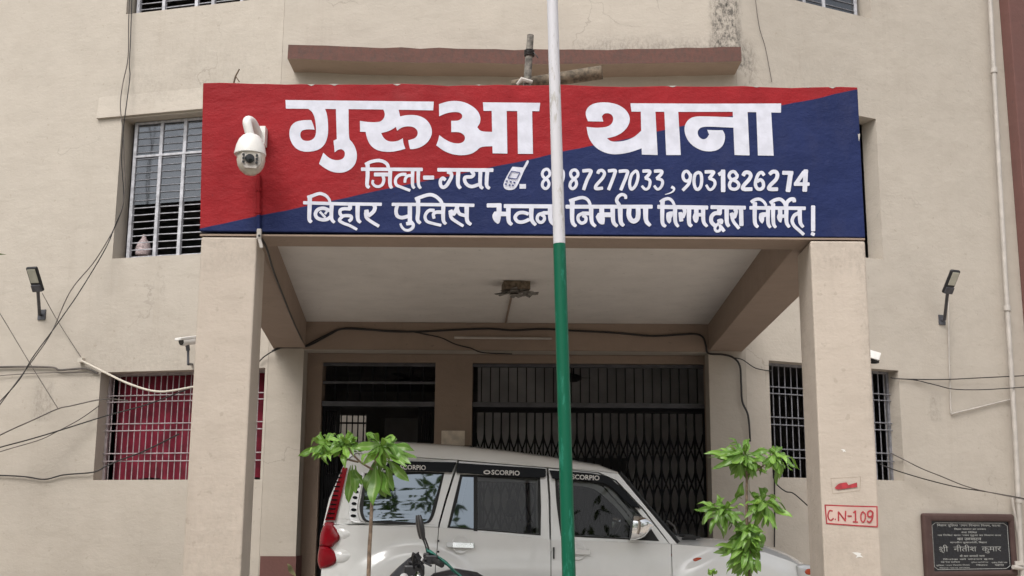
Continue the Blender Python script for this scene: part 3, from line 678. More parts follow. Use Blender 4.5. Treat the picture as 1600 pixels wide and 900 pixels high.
word('nirman', ZM, S_([(52, 372), (1560, 372)], 68), S_([(160, 262), (160, 620), (220, 712)], 88, 56), S_([(115, 272), (200, 242), (330, 212), (420, 242), (465, 310), (472, 350)], 62, 50), S_([(460, 492), (340, 490)], 66), S_([(350, 486), (270, 530), (265, 610), (320, 662), (390, 632), (395, 560), (345, 530)], 58), S_([(490, 370), (500, 630), (565, 715)], 82, 54),
    S_([(675, 370), (680, 600)], 86), B_([(570, 550), (610, 482), (720, 480), (735, 600), (720, 680), (670, 690), (610, 650)]), S_([(700, 515), (870, 515)], 84), S_([(868, 370), (880, 630), (945, 715)], 86, 56), S_([(1000, 370), (1010, 630), (1060, 705)], 90, 60), S_([(985, 345), (940, 270), (965, 200), (1030, 160), (1090, 182), (1098, 230)], 64, 52),
    S_([(1162, 380), (1152, 520), (1190, 605), (1245, 628), (1300, 590), (1318, 500), (1312, 380)], 84), S_([(1447, 380), (1455, 610), (1525, 702)], 96, 60))
word('nigam', ZN, S_([(90, 375), (960, 388)], 72), S_([(170, 275), (168, 640), (222, 718)], 80, 54), S_([(135, 290), (200, 247), (280, 232), (340, 272), (378, 345)], 60, 48), B_([(230, 560), (240, 482), (290, 455), (352, 455), (352, 540), (322, 570), (325, 630), (290, 672), (250, 640)]), S_([(390, 372), (395, 630), (445, 720)], 78, 52),
    S_([(542, 400), (560, 460), (525, 560)], 64), S_([(482, 480), (500, 620)], 66, 74), S_([(636, 390), (636, 650), (678, 712)], 82, 60), S_([(762, 390), (765, 560)], 80), B_([(695, 560), (720, 490), (800, 480), (810, 560), (790, 640), (760, 660), (720, 640)]), S_([(790, 515), (880, 515)], 62), S_([(882, 390), (890, 630), (950, 718)], 80, 52))
word('dvara', ZN, S_([(1025, 380), (1622, 390)], 68), S_([(1172, 400), (1168, 495)], 88), S_([(1190, 488), (1090, 490), (1030, 550), (1030, 640), (1090, 705)], 70), S_([(1145, 630), (1205, 615), (1195, 665)], 66), S_([(1150, 665), (1092, 740), (1112, 800), (1165, 795), (1188, 745), (1172, 690)], 48), S_([(1188, 720), (1250, 800)], 62),
    S_([(1297, 400), (1300, 640), (1335, 715)], 80, 62), S_([(1440, 420), (1462, 460), (1432, 560)], 66), S_([(1382, 492), (1408, 580)], 74), S_([(1390, 560), (1420, 640), (1510, 752)], 58), S_([(1548, 400), (1556, 700)], 76))
word('nirmit', ZO, S_([(245, 392), (1215, 400)], 62), S_([(330, 305), (330, 640), (380, 728)], 80, 56), S_([(268, 290), (340, 247), (420, 242), (490, 290), (528, 352)], 60, 48), B_([(395, 570), (410, 492), (460, 470), (532, 470), (522, 550), (492, 560), (495, 620), (460, 670), (420, 640)]), S_([(562, 372), (562, 650), (600, 735)], 76, 52),
    S_([(650, 325), (655, 650), (695, 735)], 76, 52), S_([(600, 305), (680, 257), (770, 242), (838, 290), (868, 352)], 62), S_([(882, 395), (892, 305), (950, 248), (1010, 242), (1022, 285)], 66), S_([(772, 410), (775, 580)], 78), B_([(710, 560), (740, 482), (810, 480), (810, 600), (790, 655), (750, 640)]), S_([(800, 540), (890, 540)], 60), S_([(882, 400), (885, 640), (932, 730)], 80, 54),
    S_([(1090, 490), (1020, 530), (984, 620), (1020, 710), (1100, 785), (1185, 862)], 64, 56), S_([(1117, 410), (1125, 640), (1175, 730)], 80, 54), S_([(1352, 365), (1352, 795)], 74), S_([(1325, 845), (1370, 865)], 60))
for nm in ('bihar', 'police', 'bhavan', 'nirman', 'nigam', 'dvara', 'nirmit'): i4 = Ink(on_sign); put(i4, nm); i4.mb.build("builder_word", M['letter'], sign, recalc=False)
# chips along the top and the right edge of the sign band
random.seed(5)
for px, py in ((486, 133), (522, 132.5), (620, 132.5), (748, 133), (1050, 135.2), (1182, 135.8), (1262, 136.3), (1300, 137), (1342, 215)):
    i4 = Ink(on_sign, .0015); w_, h_ = (random.uniform(3, 8), random.uniform(.7, 1.4)) if px < 1340 else (1.8, random.uniform(6, 14))
    i4.fill([(-w_, -h_), (-w_ * .3, -h_ * .8), (w_ * .4, -h_), (w_, -h_ * .9), (w_ * .5, h_ * .4), (w_ * .1, h_), (-w_ * .4, h_ * .3)], (px, py, 1), False); i4.mb.build("paint_chip", M['pvc'], sign, recalc=False)

# serial number and smear on the right column
colR = [c for c in por.children if c.name.startswith("column")][-1]
def on_col(x, y, d):
    p = P(x, y, YF + .004); return Vector((p.x, YF + .004 - d, p.z))
ZP = (1200, 675, 4)
pk = Ink(on_col, .0012); pk.fill([(358, 458), (680, 468), (682, 592), (366, 570)], ZP, False); pk.mb.build("pink_panel", M['pink_ink'], colR, recalc=False)
sn = Ink(on_col, .002)
for a, b in (((354, 457), (682, 467)), ((680, 465), (682, 593)), ((683, 593), (364, 571)), ((366, 573), (356, 455))): sn.stroke([a, ((a[0] + b[0]) / 2, (a[1] + b[1]) / 2 + 1), b], 8, ZP)
for pts, w_ in (([(402, 494), (384, 492), (374, 520), (380, 545), (394, 552), (408, 540)], 9), ([(418, 545), (422, 546)], 9), ([(440, 556), (439, 498)], 9), ([(440, 500), (482, 555)], 9), ([(482, 557), (484, 494)], 9), ([(497, 525), (521, 526)], 9),
               ([(532, 505), (544, 494)], 8), ([(545, 492), (546, 560)], 9), ([(530, 561), (560, 563)], 8), ([(592, 498), (580, 515), (580, 548), (592, 563), (604, 548), (606, 515), (591, 497)], 8), ([(652, 500), (636, 492), (622, 505), (626, 528), (645, 528), (655, 508)], 10), ([(653, 500), (650, 540), (634, 564), (618, 556)], 10)): sn.stroke(pts, w_, ZP)
sn.fill([(415, 350), (440, 320), (490, 315), (500, 332), (555, 315), (556, 345), (500, 352), (430, 362)], ZP)
sn.mb.build("serial_lettering", M['red_ink'], colR, recalc=False)
gr = Ink(on_col, .0012)
for a, b in (((392, 290), (578, 280)), ((578, 280), (574, 366)), ((574, 366), (404, 386)), ((404, 386), (392, 290))): gr.stroke([a, b], 2.2, ZP)
gr.mb.build("scratched_outline", M['pencil'], colR, recalc=False)
for (x, y, s_) in ((1340, 867, 6), (1318, 704, 3),):
    ch_ = Ink(on_col, .0014); ch_.fill([(0, -4), (6, -2), (4, 0), (9, 4), (2, 3), (-3, 5), (-1, 1), (-9, -4)], (x, y, 6 / s_), False); ch_.mb.build("paint_chip", M['white_plastic'], colR, recalc=False)

# ------------------------------------------------------------------ the white SUV under the porch
def paint_mat():
    n = NT("white_car_paint").set(.25); n.b.inputs["Coat Weight"].default_value = 1.; n.b.inputs["Coat Roughness"].default_value = .06
    n.col(n.mix(n.rng(n.noise(2.5, 5, .6), .35, .7), (.84, .84, .83, 1), (.79, .79, .775, 1)))
    return n.m
M['paint'] = paint_mat()
M['lining'] = simple("dark_cabin_trim", (.02, .02, .021, 1), .8, var=.2)
M['seat'] = simple("grey_seat_fabric", (.02, .02, .022, 1), .9, var=.2)
M['gloss_black'] = simple("gloss_black_acrylic", (.006, .007, .009, 1), .2, var=0, **{"Specular IOR Level": .09})
def lamp_red():
    n = NT("red_lamp_lens").set(.18); n.b.inputs["Specular IOR Level"].default_value = .3
    n.col(n.mix(n.rng(n.noise(3, 2), .4, .6), (.16, .003, .008, 1), (.24, .005, .012, 1))); return n.m
M['lamp_red'] = lamp_red()
M['amber'] = simple("amber_lens", (.45, .06, .02, 1), .15, var=.1)
M['silver'] = simple("silver_trim", (.62, .62, .62, 1), .3, .4, var=.05)
M['tyre'] = simple("tyre_rubber", (.02, .02, .02, 1), .85, var=.3)
M['alloy'] = simple("wheel_alloy", (.4, .4, .41, 1), .35, .8, var=.1)
YN, YCAR, BELT = 10.2, 11.08, 1.30
suv = thing("suv", "white SUV parked crosswise under the porch with black window visors", "car", (.55, YCAR, FLOOR))
XW = (-.80, 1.88)
def taper(x): return .16 * max(0, (x - 1.5) / 1.1) ** 2 + .10 * max(0, (-1.15 - x) / .45) ** 2
def ys(x, z): return YN + .20 * max(0, z - BELT) + taper(x)
def carP(px, py, out=0.):
    Y = YN
    for _ in range(5): p = P(px, py, Y); Y = ys(p.x, p.z)
    return Vector((p.x, Y - out, p.z))
def mir(p): return Vector((p.x, 2 * YCAR - p.y, p.z))
far = lambda f: (lambda *a: mir(f(*a)))
belt_px = [(503, 820), (600, 821), (684, 824), (858, 843), (1046, 850), (1125, 856), (1195, 863), (1238, 878), (1262, 892)]
belt = [carP(*q) for q in belt_px]
def zbelt(x):
    if x <= belt[0].x: return belt[0].z
    for a, b in zip(belt, belt[1:]):
        if x <= b.x: return a.z + (b.z - a.z) * (x - a.x) / (b.x - a.x)
    return belt[-1].z - .35 * (x - belt[-1].x)
def ylow(x, z):
    y = ys(x, min(z, BELT)) if z > BELT else YN + taper(x)
    y += .07 * max(0, (.85 - z) / .4) ** 2 - .014 * math.exp(-((z - 1.1) / .10) ** 2)
    for xw in XW:
        r = math.hypot(x - xw, z - .64); t = max(0, min(1, (.70 - r) / .13)); y -= .045 * t * t * (3 - 2 * t)
    return y
def lower(mb, xa, xb, flip=False, n=None, nz=26):
    """side skin between two X boundaries given as functions of height"""
    n = n or max(4, int((xb(1.2) - xa(1.2)) / .035)); rows = []
    vs = []
    for j in range(nz + 1):
        row = []
        for i in range(n + 1):
            xt0, xt1 = xa(9), xb(9); t = i / n; xg = xt0 + (xt1 - xt0) * t
            z = .52 + (zbelt(xg) - .52) * (j / nz) ** .8; x = xa(z) + (xb(z) - xa(z)) * t
            p = Vector((x, ylow(x, z), z)); row.append(mir(p) if flip else p)
        vs.append([mb.v(p) for p in row])
    for a, b in zip(vs, vs[1:]):
        for k in range(n):
            c = (a[k].co + b[k + 1].co) / 2
            if any(math.hypot(c.x - xw, c.z - .62) < .43 for xw in XW): continue
            mb.bm.faces.new((a[k], a[k + 1], b[k + 1], b[k]))
G = .006
xr_t, xr_b = carP(686, 820).x, carP(681, 880).x
xRD = lambda z: xr_b + (xr_t - xr_b) * max(0, min(1, (z - 1.12) / .33))
xBP = lambda z: carP(860, 842).x + .004
xFD = lambda z: carP(1049, 852).x
xREAR = lambda z: -1.585 + .02 * max(0, z - .9); xFRONT = lambda z: 2.52
off = lambda f, d: (lambda z: f(z) + d)
QW = [(571, 740), (565, 775), (562, 794), (566, 812), (577, 817), (665, 820), (676, 812), (684, 780), (694, 739), (640, 737)]
RW = [(720, 742), (711, 780), (700, 824), (844, 836), (844, 790), (843, 746)]
FW = [(868, 748), (871, 790), (877, 837), (1029, 845), (1000, 801), (960, 764), (938, 752)]
Q_ = [(505, 820), (514, 780), (538, 724), (556, 709), (600, 712), (714.6, 719.5), (695.4, 780), (684.6, 820), (684.4, 823.5), (600, 820.6)]
RD_ = [(687, 824.3), (687.4, 820), (698.6, 780), (717.6, 720.5), (853.6, 731.3), (857, 780), (858.6, 843)]
FD_ = [(861.2, 843.2), (860.2, 780), (857, 732), (934, 739.5), (961, 752), (1004, 797), (1045, 849.5)]
AP_ = [(858, 730.8), (938, 736), (966, 740), (1058, 850.3), (1047, 849.8), (1007, 796.5), (963.5, 750.5), (935.5, 737.8)]
def dens(lp, m=12):
    o = []
    for i, a in enumerate(lp):
        b = lp[(i + 1) % len(lp)]; n = max(1, int(math.hypot(b[0] - a[0], b[1] - a[1]) / m)); o += [(a[0] + (b[0] - a[0]) * k / n, a[1] + (b[1] - a[1]) * k / n) for k in range(n)]
    return o
def chaikin(pts, k=2, ang=60):
    for _ in range(k):
        out = []; n = len(pts)
        for i in range(n):
            a, b, c = pts[i - 1], pts[i], pts[(i + 1) % n]; v1, v2 = Vector((b[0] - a[0], b[1] - a[1])), Vector((c[0] - b[0], c[1] - b[1]))
            if v1.length < 1e-6 or v2.length < 1e-6 or v1.angle(v2) > R(ang): out.append(b)
            else: out += [(b[0] - v1.x * .25, b[1] - v1.y * .25), (b[0] + v2.x * .25, b[1] + v2.y * .25)]
        pts = out
    return pts
QW, RW, FW = chaikin(QW, 2, 75), RW, chaikin(FW, 2, 50)
c0 = lambda x, y: carP(x, y, 0); c5 = lambda x, y: carP(x, y, -.05)
def inset_px(lp, d):
    cx = sum(p[0] for p in lp) / len(lp); cy = sum(p[1] for p in lp) / len(lp)
    return [(cx + (x - cx) * (1 + d / max(8, abs(x - cx) + abs(y - cy))), cy + (y - cy) * (1 + d / max(8, abs(x - cx) + abs(y - cy)))) for x, y in lp]
for side in (0, 1):
    f0, f5 = (c0, c5) if not side else (far(c0), far(c5)); fl_ = bool(side)
    mk = lambda o_: (lambda x, y: carP(x, y, o_)) if not side else (lambda x, y: mir(carP(x, y, o_)))
    b = MB(); lower(b, off(xFD, G / 2), xFRONT, fl_); b.slab([dens(AP_)], f0, f5); b.build("front_wing", M['paint'], suv, smooth=True, weld=True, angle=38)
    b = MB(); lower(b, xREAR, off(xRD, -G / 2), fl_); b.slab([dens(Q_), QW], f0, f5)
    body = b.build("rear_quarter", M['paint'], suv, smooth=True, weld=True, angle=38)
    doors = []
    for poly, win, xa, xb, nm in ((RD_, RW, off(xRD, G / 2), off(xBP, -G / 2), 'rear'), (FD_, FW, off(xBP, G / 2), off(xFD, -G / 2), 'front')):
        b = MB(); lower(b, xa, xb, fl_); b.slab([dens(poly), win], f0, f5); d = b.build("door", M['paint'], suv, smooth=True, weld=True, angle=38); doors.append(d)
        if poly is RD_:
            rub = MB(); rub.slab([inset_px(RW, 1.5), inset_px(RW, -4)], mk(.004), mk(-.03)); rub.slab([[(740, 743), (746, 743.5), (746, 830), (740, 829.5)]], mk(.0055), mk(-.028)); rub.build("window_rubber", M['rubber'], d)
            gq = MB(); gq.tess([[(719, 742), (741, 743), (741, 829), (699, 825)]], mk(-.012)); gq.build("quarter_light", M['film_glass'], d, recalc=False)
            gq = MB(); gq.tess([[(745, 743), (844, 746), (845, 837), (745, 830)]], mk(-.014)); gq.build("window_glass", M['car_glass'], d, recalc=False)
        else:
            rub = MB(); rub.slab([inset_px(FW, 1.5), inset_px(FW, -4)], mk(.004), mk(-.03)); rub.slab([[(1000, 803), (1030, 845.4), (990, 843)]], mk(.0055), mk(-.02)); rub.build("window_rubber", M['rubber'], d)
            gq = MB(); gq.tess([FW], mk(-.014)); gq.build("window_glass", M['car_glass'], d, recalc=False)
    rub = MB(); rub.slab([inset_px(QW, 1), inset_px(QW, -5)], mk(.004), mk(-.02)); rub.build("window_rubber", M['rubber'], suv)
    gq = MB(); gq.tess([inset_px(QW, -3)], mk(.001)); gq.build("quarter_glass", M['film_glass'], suv, recalc=False)
    # visors
    for vp in ([(598, 735), (609, 720.5), (713.5, 722.5), (706, 738.5), (650, 736)], [(715, 723.5), (852.5, 732.5), (853, 744), (846, 748), (713, 739)], [(858, 735), (937, 740), (960, 751), (1001, 795), (983, 791), (956, 761), (936, 752.5), (863, 748)]):
        v = MB(); v.slab([chaikin(vp, 2, 40)], mk(.045), mk(.004)); v.build("window_visor", M['gloss_black'], suv, bevel=.006)
    # tail lamp
    def puff(mb, lp, depth, base=.0):
        cx = sum(p[0] for p in lp) / len(lp); cy = sum(p[1] for p in lp) / len(lp); rings = []
        for s_, o_ in ((1, base - .03), (1, base), (.93, base + depth * .55), (.75, base + depth * .88), (.4, base + depth)):
            rings.append([mb.v(mk(o_)(cx + (x - cx) * s_, cy + (y - cy) * s_)) for x, y in lp])
        for a, c in zip(rings, rings[1:]):
            for k in range(len(lp)): mb.bm.faces.new((a[k], a[(k + 1) % len(lp)], c[(k + 1) % len(lp)], c[k]))
        mb.bm.faces.new(rings[-1])
    def mound(mb, lp, depth):
        ax_, cy = sum(p[0] for p in lp) / len(lp) - 4, sum(p[1] for p in lp) / len(lp); rings = []
        for s_, o_ in ((1, -.006), (.93, .002), (.8, depth * .28), (.62, depth * .62), (.42, depth * .88), (.2, depth)): rings.append([mb.v(mk(o_)(ax_ + (x - ax_) * s_, cy + (y - cy) * s_)) for x, y in lp])
        for a, c in zip(rings, rings[1:]):
            for k in range(len(lp)): mb.bm.faces.new((a[k], a[(k + 1) % len(lp)], c[(k + 1) % len(lp)], c[k]))
        mb.bm.faces.new(rings[-1])
    t = MB(); t.slab([[(536, 730), (543, 731), (534, 772), (524, 813), (508, 813), (520, 772)]], mk(.012), mk(-.04)); tl_ = t.build("tail_lamp", M['lamp_red'], suv, bevel=.003)
    t = MB(); puff(t, chaikin([(508, 815), (521, 815), (526, 825), (533, 834), (532, 843), (524, 850), (518, 856), (508, 856), (499, 852), (500, 834)], 2), .05); t.build("lamp_bulb_lens", M['lamp_red'], tl_, smooth=True)
    t = MB(); puff(t, chaikin([(499, 853), (510, 852), (519, 857), (526, 865), (529, 873), (524, 882), (512, 888), (500, 889), (495, 876)], 2), .05); t.build("lamp_bulb_lens", M['lamp_red'], tl_, smooth=True)
    for k in range(11):
        t = MB()
        y = 738 + k * 7; xm = 532 - (y - 740) * .22; t.slab([[(xm - 3.4 - k * .25, y), (xm + 3 + k * .2, y + .3), (xm + 2 + k * .2, y + 2.2), (xm - 4.4 - k * .25, y + 2)]], mk(.0165), mk(.006)); t.build("lamp_grid_bar", M['gloss_black'], tl_)
    t = MB()
    for ex_, ey_ in ((536, 832), (531, 870)): mound(t, [(ex_ + 19 * math.cos(a), ey_ + 13 * math.sin(a)) for a in (2 * math.pi * i / 24 for i in range(24))], .034)
    t.build("lamp_fairing", M['paint'], body, smooth=True)
    # perforated silver pillar trim
    lp = chaikin([(564, 738), (570, 738), (561, 776), (558, 795), (561, 812), (568, 817.5), (556, 817.5), (547, 813), (544, 799), (552, 770)], 2, 50)
    t = MB(); t.slab([lp], mk(.010), mk(-.01)); vt = t.build("pillar_trim", M['silver'], suv, bevel=.002)
    for k, (x, y) in enumerate(((552.5, 806), (553, 796.5), (553.5, 787), (555, 777.5), (557, 768.5), (559, 760), (561.3, 752), (563.6, 744.5))):
        w_ = 4.6 - k * .25; t = MB(); t.slab([[(x + w_ * math.cos(a), y + 2.5 * math.sin(a) + .25 * w_ * math.cos(a) * .2) for a in (2 * math.pi * i / 14 for i in range(14))]], mk(.0135), mk(.004)); t.build("vent_slot", M['gloss_black'], vt)
    # handles
    for d, cx, cy, w_ in ((doors[0], 720, 851, 22), (doors[1], 901, 861, 21)):
        t = MB(); lp = [(cx + 14.5 * math.cos(a), cy + 14 * math.sin(a)) for a in (2 * math.pi * i / 24 for i in range(24))]
        rings = []
        for s_, o_ in ((1.04, .016), (.9, .019), (.7, .012), (.3, .009)): rings.append([t.v(mk(o_ + .004)(cx + (x - cx) * s_, cy + (y - cy) * s_)) for x, y in lp])
        for a, c in zip(rings, rings[1:]):
            for k in range(24): t.bm.faces.new((a[k], a[(k + 1) % 24], c[(k + 1) % 24], c[k]))
        t.bm.faces.new(rings[-1]); t.build("handle_cup", M['paint'], d, smooth=True)
        t = MB(); t.slab([[(cx - w_, cy - 4.5), (cx + w_, cy - 3), (cx + w_, cy + 5.5), (cx - w_, cy + 4)]], mk(.06), mk(.035)); t.build("handle", M['chrome'] if d is doors[0] else M['paint'], d, bevel=.01)
        t = MB(); t.slab([[(cx - w_, cy - 4), (cx - w_ + 10, cy - 3.8), (cx - w_ + 10, cy + 4), (cx - w_, cy + 3.6)]], mk(.064), mk(.03)); t.build("keyhole_cap", M['silver'], d, bevel=.003)
    # mirror
    cm = carP(1001, 825, .17); cm.y = cm.y if not side else mir(cm).y
    cm = carP(1001, 825, .17) if not side else mir(carP(1001, 825, .17))
    t = MB(); sg = -1 if not side else 1; rings = []
    for j in range(9):
        f_ = j / 8; xx = -.095 + .165 * f_; s_ = math.sqrt(max(0.03, 1 - f_ ** 2.2)); rings.append([t.v(cm + Vector((xx + .02 * math.sin(a) , .095 * s_ * math.copysign(abs(math.cos(a)) ** .6, math.cos(a)), .10 * s_ * math.copysign(abs(math.sin(a)) ** .6, math.sin(a)))) ) for a in (2 * math.pi * k / 20 for k in range(20))])
    for a, c in zip(rings, rings[1:]):
        for k in range(20): t.bm.faces.new((a[k], a[(k + 1) % 20], c[(k + 1) % 20], c[k]))
    t.bm.faces.new(rings[0]); t.bm.faces.new(rings[-1]); mr = t.build("side_mirror", M['chrome'], suv, smooth=True)
    t = MB(); p0 = cm + Vector((.0, -sg * .06, -.04)); t.tube([p0, p0 + Vector((.03, -sg * .12, -.02))], .03, 10); t.build("mirror_stalk", M['rubber'], mr)
    t = MB(); lp = [(1092 + 10 * math.cos(a), 875 + 4.2 * math.sin(a)) for a in (2 * math.pi * i / 20 for i in range(20))]; puff(t, lp, .014, .012); t.build("side_indicator", M['amber'], suv, smooth=True)
    hl = chaikin([(1243, 884), (1254, 881), (1275, 884), (1284, 897), (1278, 920), (1258, 922), (1246, 905)], 2); t = MB(); puff(t, hl, .03, .02); hd_ = t.build("headlight", M['silver'], suv, smooth=True)
    t = MB(); puff(t, [(1262 + 7 * math.cos(a), 893 + 5 * math.sin(a)) for a in (2 * math.pi * i / 12 for i in range(12))], .012, .047); t.build("headlight_bulb", M['amber'], hd_, smooth=True)
    if not side:
        hp = MB(); 
        for (x, y) in ((683.5, 845), (683.5, 862)): hp.slab([[(x, y - 1.5), (x + 3, y - 1.5), (x + 3, y + 1.5), (x, y + 1.5)]], mk(.006 + .02), mk(.0))
        hp.slab([[(864, 855), (866.4, 855), (866.4, 873), (864, 873)]], mk(.022), mk(.0)); hp.build("door_stop", M['black'], suv)

# roof, glass front, bonnet, tail, nose
drip_px = [(538, 722), (556, 708), (600, 711), (660, 715), (714, 718.6), (790, 725), (858, 730.5), (938, 736), (966, 740)]
hs_ = [.06, .125, .145, .15, .15, .14, .12, .075, .03]
rows = []
for (q, h) in zip(drip_px, hs_):
    a = carP(*q, .012); row = []
    for i in range(17):
        s_ = math.sin(math.pi / 2 * (-1 + 2 * i / 16)); row.append(Vector((a.x, YCAR + (a.y - YCAR) * -s_ * -1 if False else YCAR + (YCAR - a.y) * s_, a.z + h * max(0, 1 - abs(s_) ** 5) ** .62)))
    rows.append(row)
b = MB(); b.grid(rows); b.build("roof", M['paint'], suv, smooth=True)
ws = MB(); wr = []
for t in [i / 8 for i in range(9)]:
    a = carP(966, 740).lerp(carP(1058, 850), t); wr.append([Vector((a.x + .10 * (1 - s_ * s_) + .0, YCAR + (YCAR - a.y - .02) * s_, a.z + (.028 * (1 - abs(s_) ** 2.6) * (1 - t)))) for s_ in [-1 + i / 8 for i in range(17)]])
ws.grid(wr); wso = ws.build("windscreen", M['car_glass'], suv, smooth=True, recalc=False)
for s_ in (-1, 1):
    edge = MB(); l_ = []
    for t in [i / 8 for i in range(9)]:
        a = carP(966, 740).lerp(carP(1058, 850), t); s2 = s_ * .965; l_.append(Vector((a.x + .012 + .10 * (1 - s2 * s2), YCAR + (YCAR - a.y - .02) * s2, a.z + .012)))
    edge.tube(l_, .016, 6); edge.build("windscreen_rubber", M['rubber'], wso)
xa = carP(1058, 850).x; rows = []
for i in range(15):
    t = i / 14; x = xa - .02 + (2.62 - xa) * t; zf = zbelt(min(x, 2.5)); dr = .06 * max(0, (t - .8) / .2) ** 2
    row = []
    for j in range(17):
        s_ = -1 + 2 * j / 16; yy = YCAR + (YCAR - (YN + taper(min(x, 2.52)) + .02)) * s_
        row.append(Vector((x + .10 * (1 - s_ * s_) * t, yy, zf - .004 - dr + (.085 - .02 * t) * (1 - abs(s_) ** 3) + .012 * math.exp(-((abs(s_) - .55) / .06) ** 2))))
    rows.append(row)
b = MB(); b.grid(rows); b.build("bonnet", M['paint'], suv, smooth=True)
last = rows[-1]; b = MB(); b.grid([last, [p + Vector((.10, 0, -.10)) for p in last], [Vector((p.x + .16, p.y, .85)) for p in last], [Vector((p.x + .14, p.y, .5)) for p in last]]); b.build("front_bumper", M['paint'], suv, smooth=True)
b = MB(); zs = [.5, .8, 1.0, 1.2, 1.44]; lr = []
for z in zs: lr.append([Vector((xREAR(z) - .03 * (1 - s_ ** 4), YCAR + (YCAR - (YN + taper(-1.58))) * s_, z)) for s_ in [-1 + i / 6 for i in range(13)]])
rt = carP(538, 722); lr.append([Vector((rt.x - .0, YCAR + (YCAR - rt.y) * s_, rt.z)) for s_ in [-1 + i / 6 for i in range(13)]])
b.grid(lr); b.build("tailgate", M['paint'], suv, smooth=True)
b = MB().box(-1.78, -1.56, YN + .10, 2 * YCAR - YN - .10, .5, .98); b.build("rear_bumper", M['paint'], suv, bevel=.06, smooth=True, seg=4)
b = MB().box(-1.50, 2.45, YN + .13, 2 * YCAR - YN - .13, .62, .66).box(1.25, 1.29, YN + .1, 2 * YCAR - YN - .1, .66, 1.30).box(-1.45, 1.28, YN + .075, YN + .085, .66, 1.22).box(-1.45, 1.28, 2 * YCAR - YN - .085, 2 * YCAR - YN - .075, .66, 1.22).box(1.0, 1.24, YN + .15, 2 * YCAR - YN - .15, 1.1, 1.30); b.build("cabin", M['lining'], suv, bevel=.02)
for x, yo in ((.35, -.38), (.35, .38), (-.48, -.38), (-.48, .38)):
    s_ = MB(); y = YCAR + yo; s_.obox((x, y, .92), (1, 0, .08), (0, 1, 0), (-.08, 0, 1), .52, .50, .18); s_.obox((x - .27, y, 1.22), (1, 0, -.22), (0, 1, 0), (.22, 0, 1), .14, .48, .58); s_.obox((x - .35, y, 1.62), (1, 0, -.22), (0, 1, 0), (.22, 0, 1), .09, .26, .17); s_.build("seat", M['seat'], suv, bevel=.05, smooth=True, seg=3)
sw = MB(); c = Vector((.93, YCAR + .38, 1.33)); ax = Vector((-.85, 0, .5)).normalized(); e1 = Vector((0, 1, 0)); e2 = ax.cross(e1)
sw.tube([c + (e1 * math.cos(a) + e2 * math.sin(a)) * .19 for a in (2 * math.pi * k / 24 for k in range(25))], .014, 8); sw.tube([c - ax * .25, c], .03, 8); sw.tube([c - e1 * .18, c + e1 * .18], .015, 6); sw.build("steering_wheel", M['black'], suv, smooth=True)
wp = MB(); p = carP(1062, 846)
for k in range(14): wp.obox(p + Vector((random.uniform(0, .16), random.uniform(.1, 1.5), random.uniform(.02, .05))), (1, random.uniform(-.5, .5), 0), (0, 1, 0), (0, 0, 1), random.uniform(.05, .12), random.uniform(.02, .05), .02)
wp.build("cowl_clutter", M['black'], suv); wp = MB(); wp.tube([p + Vector((.10, .9, .06)), p + Vector((.02, .45, .12)), p + Vector((-.08, .15, .17))], .008, 6); wp.build("wiper", M['black'], suv)
for xw in XW:
    for sd in (1, -1):
        yw = YCAR - sd * .80; t = MB(); t.lathe([(.20, -.11), (.33, -.11), (.365, -.08), (.37, 0), (.365, .08), (.33, .11), (.20, .11)], (xw, yw, FLOOR + .37), 32, (0, 1, 0)); wh = t.build("wheel", M['tyre'], suv, smooth=True)
        t = MB(); t.lathe([(.05, -.02), (.08, .0), (.2, -.02), (.215, .09), (.215, -.09), (.05, -.09)], (xw, yw - sd * .03, FLOOR + .37), 24, (0, -sd, 0)); t.build("rim", M['alloy'], wh, smooth=True)

def text_polys(body, bold=0.):
    c = bpy.data.curves.new("lettering", 'FONT'); c.body = body; c.offset = bold; c.resolution_u = 3; o = bpy.data.objects.new("lettering", c); col.objects.link(o)
    bpy.context.view_layer.update(); dg = bpy.context.evaluated_depsgraph_get(); me = bpy.data.meshes.new_from_object(o.evaluated_get(dg))
    vs = [v.co.copy() for v in me.vertices]; fs = [list(p.vertices) for p in me.polygons]
    bpy.data.objects.remove(o); bpy.data.curves.remove(c); bpy.data.meshes.remove(me)
    x0, x1 = min(v.x for v in vs), max(v.x for v in vs); y0, y1 = min(v.y for v in vs), max(v.y for v in vs)
    return vs, fs, (x0, x1, y0, y1)
def put_text(mb, body, fn, bold=0., fit_y=True):
    """fn(s, t) maps the text's own box (0..1, 0..1) to 3D"""
    vs, fs, (x0, x1, y0, y1) = text_polys(body, bold)
    nv = [mb.v(fn((v.x - x0) / (x1 - x0), (v.y - y0) / (y1 - y0))) for v in vs]
    for f in fs:
        try: mb.bm.faces.new([nv[i] for i in f])
        except ValueError: pass
vis = [c for c in suv.children if c.name.startswith("window_visor")][:3]
for vz, (xa_, ya_, xb_, yb_) in zip(vis, ((626, 734, 666, 735), (768, 742, 812, 743.5), (893, 749, 936, 751))):
    vt = MB(); put_text(vt, "SCORPIO", lambda s_, t_: carP(xa_ + (xb_ - xa_) * s_, ya_ + (yb_ - ya_) * s_ - 7.6 * t_, .0475), .022); vt.build("visor_lettering", M['white_plastic'], vz, recalc=False)
    vt = MB(); vt.slab([[(xa_ - 7 + 5.5 * math.cos(a), ya_ - 3.8 + 3.4 * math.sin(a)) for a in (2 * math.pi * i / 16 for i in range(16))], [(xa_ - 7 + 3.2 * math.cos(a), ya_ - 3.8 + 1.6 * math.sin(a)) for a in (2 * math.pi * i / 16 for i in range(16))]], lambda x, y: carP(x, y, .0475), lambda x, y: carP(x, y, .046)); vt.build("visor_emblem", M['white_plastic'], vz)

